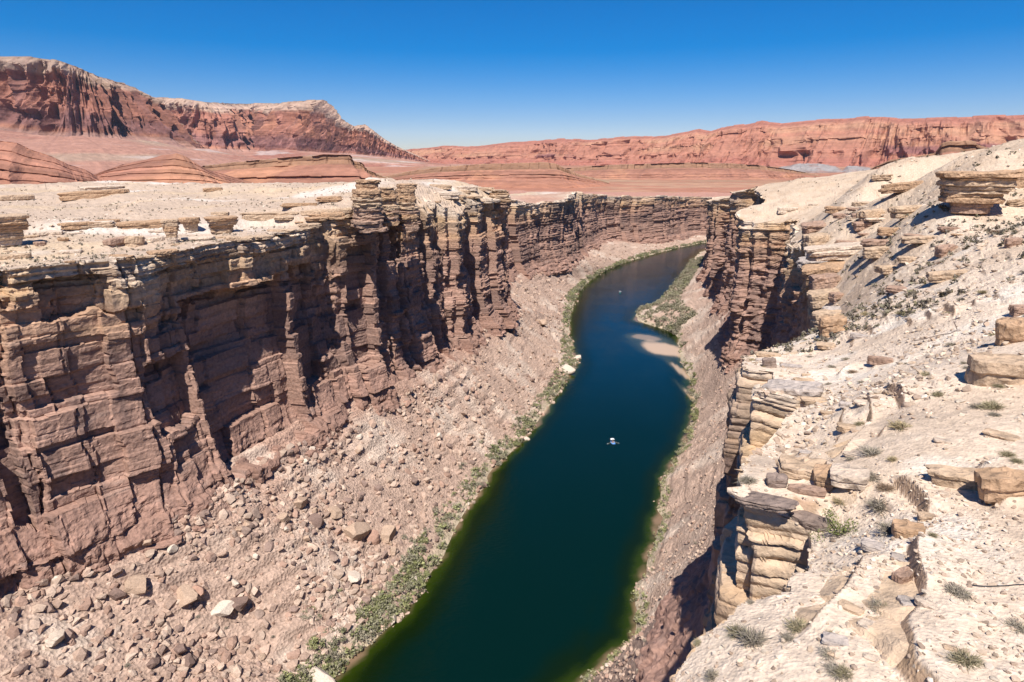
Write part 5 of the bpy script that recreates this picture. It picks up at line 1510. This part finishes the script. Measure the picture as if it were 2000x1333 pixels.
def raft(label, px, py, L, W, mat, yaw, canopy=True):
    p = pz(px, py)
    R = empty('raft', (p[0], p[1], 0.0), (0, 0, yaw), label=label, category='raft')
    r = 0.28
    t = np.linspace(0, 2 * math.pi, 49)
    x = (W / 2 - r) * np.sign(np.cos(t)) * np.abs(np.cos(t)) ** 0.5
    y = (L / 2 - r) * np.sign(np.sin(t)) * np.abs(np.sin(t)) ** 0.8
    z = 0.26 + 0.32 * np.abs(y / (L / 2)) ** 3
    part('hull_tube', tube(np.stack([x, y, z], -1), r, 12, False), mat, R, smooth=True)
    part('floor', box(0, 0, 0.16, W - 2.6 * r, L - 3 * r, 0.08), M_FLOOR, R)
    for s in (-0.28, 0.28):
        part('cross_tube', tube([(-W / 2 + r, s * L, 0.36), (0, s * L, 0.38), (W / 2 - r, s * L, 0.36)], 0.2), mat, R, smooth=True)
    part('rowing_frame', tube([(-W / 2 + .1, -.5, .58), (-W / 2 + .1, .5, .58), (W / 2 - .1, .5, .58), (W / 2 - .1, -.5, .58), (-W / 2 + .1, -.5, .58)], 0.035), M_METAL, R)
    if canopy:
        n = 9
        th = np.linspace(-1, 1, n)
        V, F = [], []
        for lay in (0, 1):
            for i in range(n):
                for j in range(5):
                    V.append((th[i] * (W / 2 - 0.05), L * (0.02 + 0.09 * j), 1.75 + 0.35 * (1 - th[i] ** 2) - 0.03 * lay))
        for i in range(n - 1):
            for j in range(4):
                a = i * 5 + j
                F += [(a, a + 5, a + 6, a + 1), (a + 45, a + 46, a + 51, a + 50)]
        part('canopy', (A(V, float), F), M_WHITE, R, smooth=True)
        for sx in (-1, 1):
            for yy in (0.03, 0.36):
                part('canopy_pole', tube([(sx * (W / 2 - .12), L * yy, 0.5), (sx * (W / 2 - .1), L * yy, 1.15), (sx * (W / 2 - .07), L * yy, 1.77)], 0.025, 6), M_METAL, R)
    return R, p
def person(label, loc, yaw, shirt, hat=True):
    """seated figure: one continuous skinned body, hat and shirt on top"""
    J = [(0, 0, 0.10), (0, 0.02, 0.36), (0, 0.03, 0.56), (0, 0.03, 0.66), (0, 0.06, 0.80),
         (-0.19, 0.02, 0.56), (-0.27, -0.08, 0.33), (-0.22, -0.30, 0.28), (-0.20, -0.38, 0.28), (0.19, 0.02, 0.56), (0.27, -0.08, 0.33), (0.22, -0.30, 0.28), (0.20, -0.38, 0.28),
         (-0.10, -0.06, 0.10), (-0.15, -0.44, 0.16), (-0.14, -0.56, -0.24), (-0.14, -0.72, -0.27), (0.10, -0.06, 0.10), (0.15, -0.44, 0.16), (0.14, -0.56, -0.24), (0.14, -0.72, -0.27)]
    E = [(0, 1), (1, 2), (2, 3), (3, 4), (2, 5), (5, 6), (6, 7), (7, 8), (2, 9), (9, 10), (10, 11), (11, 12), (0, 13), (13, 14), (14, 15), (15, 16), (0, 17), (17, 18), (18, 19), (19, 20)]
    Rd = [.15, .15, .16, .06, .11, .075, .05, .04, .035, .075, .05, .04, .035, .1, .08, .05, .04, .1, .08, .05, .04]
    me = bpy.data.meshes.new('person')
    me.from_pydata(J, E, [])
    o = bpy.data.objects.new('person', me)
    COL.objects.link(o)
    md = o.modifiers.new('skin', 'SKIN')
    for v, rr_ in zip(me.skin_vertices[0].data, Rd):
        v.radius = (rr_, rr_)
    me.skin_vertices[0].data[0].use_root = True
    sb = o.modifiers.new('sub', 'SUBSURF')
    sb.levels = sb.render_levels = 1
    me.materials.append(M_SKIN)
    o.location, o.rotation_euler = loc, (0, 0, yaw)
    o['label'], o['category'] = label, 'person'
    th = np.linspace(0, 2 * math.pi, 14, endpoint=False)
    rows = ((0.08, .19, .17), (0.3, .175, .16), (0.5, .235, .15), (0.6, .17, .12), (0.64, .08, .08))
    V = np.concatenate([np.stack([a * np.cos(th), 0.02 + b * np.sin(th), np.full(14, zz)], -1) for zz, a, b in rows])
    F = [(i * 14 + j, i * 14 + (j + 1) % 14, (i + 1) * 14 + (j + 1) % 14, (i + 1) * 14 + j) for i in range(4) for j in range(14)]
    part('shirt', (V, F), shirt, o, smooth=True)
    if hat:
        rows = ((0.83, .21), (0.845, .13), (0.93, .11), (0.95, .0001))
        V = np.concatenate([np.stack([q * np.cos(th), 0.05 + q * np.sin(th), np.full(14, zz)], -1) for zz, q in rows])
        F = [(i * 14 + j, i * 14 + (j + 1) % 14, (i + 1) * 14 + (j + 1) % 14, (i + 1) * 14 + j) for i in range(3) for j in range(14)]
        part('hat', (V, F), M_HAT, o, smooth=True)
    return o
YAW = 0.12
R, p = raft('blue inflatable raft with a white canopy floating in the middle of the river', 1197, 866, 4.6, 2.2, M_BLUE, YAW)
def inraft(x, y, z):
    c, s = math.cos(YAW), math.sin(YAW)
    return (p[0] + c * x - s * y, p[1] + s * x + c * y, z)
person('person in a dark red shirt and hat rowing under the white canopy', inraft(0.0, 0.25, 0.55), YAW, M_SHIRT[0])
person('person in dark clothes sitting under the rear of the white canopy', inraft(0.45, 1.15, 0.5), YAW + 0.3, M_SHIRT[1])
for sx, lab in ((-1, 'wooden oar reaching out to the left of the blue raft'), (1, 'wooden oar reaching out to the right of the blue raft')):
    a, b = A(inraft(sx * 0.3, -0.05, 0.85)), A(inraft(sx * 3.2, -0.55, 0.02))
    V, F = tube([a, a * 0.6 + b * 0.4, a * 0.2 + b * 0.8], 0.045, 8)
    o = empty('oar', a, label=lab, category='oar')
    mesh_obj('shaft', V - a, F, M_WOOD, parent=o)
    q = a * 0.2 + b * 0.8
    d = (b - q) / np.linalg.norm(b - q)
    sd = np.cross(d, (0, 0, 1))
    sd /= np.linalg.norm(sd)
    up = np.cross(sd, d)
    V = [q + sd * w * i + up * 0.015 * j + d * l - a for l, w in ((0, .05), (.15, .10), (.6, .10), (.7, .07)) for i, j in ((-1, -1), (1, -1), (1, 1), (-1, 1))]
    F = [(k * 4 + i, k * 4 + (i + 1) % 4, k * 4 + 4 + (i + 1) % 4, k * 4 + 4 + i) for k in range(3) for i in range(4)] + [(3, 2, 1, 0), (12, 13, 14, 15)]
    mesh_obj('blade', A(V), F, M_WHITE, parent=o)
R2, p2 = raft('small teal raft with a white cover drifting far up the river', 1211, 573, 4.6, 2.4, M_TEAL, -0.2)
# cable, bent rod, poles
def on_slope(px, py, up=0.02):
    q = S_RP(px, py)
    return A((q[0], q[1], float(ground_right(A([q[0]]), A([q[1]]))[0]) + up))
def mark(name, label, cat, pts, r, mat, up=0.03):
    P = A([on_slope(px, py, up) for px, py in pts])
    P, _ = polyline(P, n=40)
    P[:, 2] = np.maximum(P[:, 2], ground_right(P[:, 0], P[:, 1]) + up)
    V, F = tube(P, r, 6)
    return mesh_obj(name, V, F, mat, label=label, category=cat)
mark('cable', 'black cable lying across the near slope to the right edge', 'cable', [(1888, 1142), (1920, 1144), (1960, 1146), (1985, 1144), (2020, 1142)], 0.022, M_CABLE)
rod = mark('steel_rod', 'long rusty steel rod lying on the open slope with its end bent upwards', 'rod', [(1780, 665), (1800, 664), (1830, 656), (1855, 650), (1868, 643)], 0.035, M_STEEL, 0.05)
e0 = on_slope(1868, 643, 0.05)
k_ = slant(e0) / FPX
V, F = tube([e0, e0 + A((-3, 0, 6)) * k_, e0 + A((-8, 0, 14)) * k_], 0.035, 6)
mesh_obj('bent_end', V, F, M_STEEL, parent=rod)
def pole(px, foot, top, surf, label, r=0.12):
    q = surf(px, foot)
    h = (foot - top) * slant(q) / FPX
    o = mesh_obj('pole', *tube([(0, 0, -0.5), (0, 0, h * 0.5), (0, 0, h)], (r * 1.2, r, r * 0.8), 8), M_STEEL, label=label, category='pole')
    o.location = q
pole(90, 369, 356, S_LP, 'thin dark pole leaning on the skyline of the left plateau', 0.10)
pole(285, 365, 361, S_LP, 'short dark post on the skyline right of the skyline ledge', 0.10)
# the white dot far out on the plain
q = pz(1514, 342, 68)
hw = empty('white_house', (q[0], q[1], 66.5), (0, 0, 0.3), label='tiny white house far out on the plain below the red ridge', category='house')
part('wall', box(0, 0, 2, 9, 6, 4), M_WALLW, hw)
V, F = A([[-4.8, -3.3, 4], [4.8, -3.3, 4], [4.8, 3.3, 4], [-4.8, 3.3, 4], [-4.8, 0, 5.6], [4.8, 0, 5.6]], float), [(0, 1, 5, 4), (2, 3, 4, 5), (0, 4, 3), (1, 2, 5), (3, 2, 1, 0)]
part('roof', (V, F), M_ROOFG, hw)
part('door', box(0, -3.03, 1.1, 1.0, 0.08, 2.2), M_GLASSD, hw)
for xx in (-2.6, 2.6):
    part('window', box(xx, -3.03, 2.0, 1.2, 0.08, 1.1), M_GLASSD, hw)
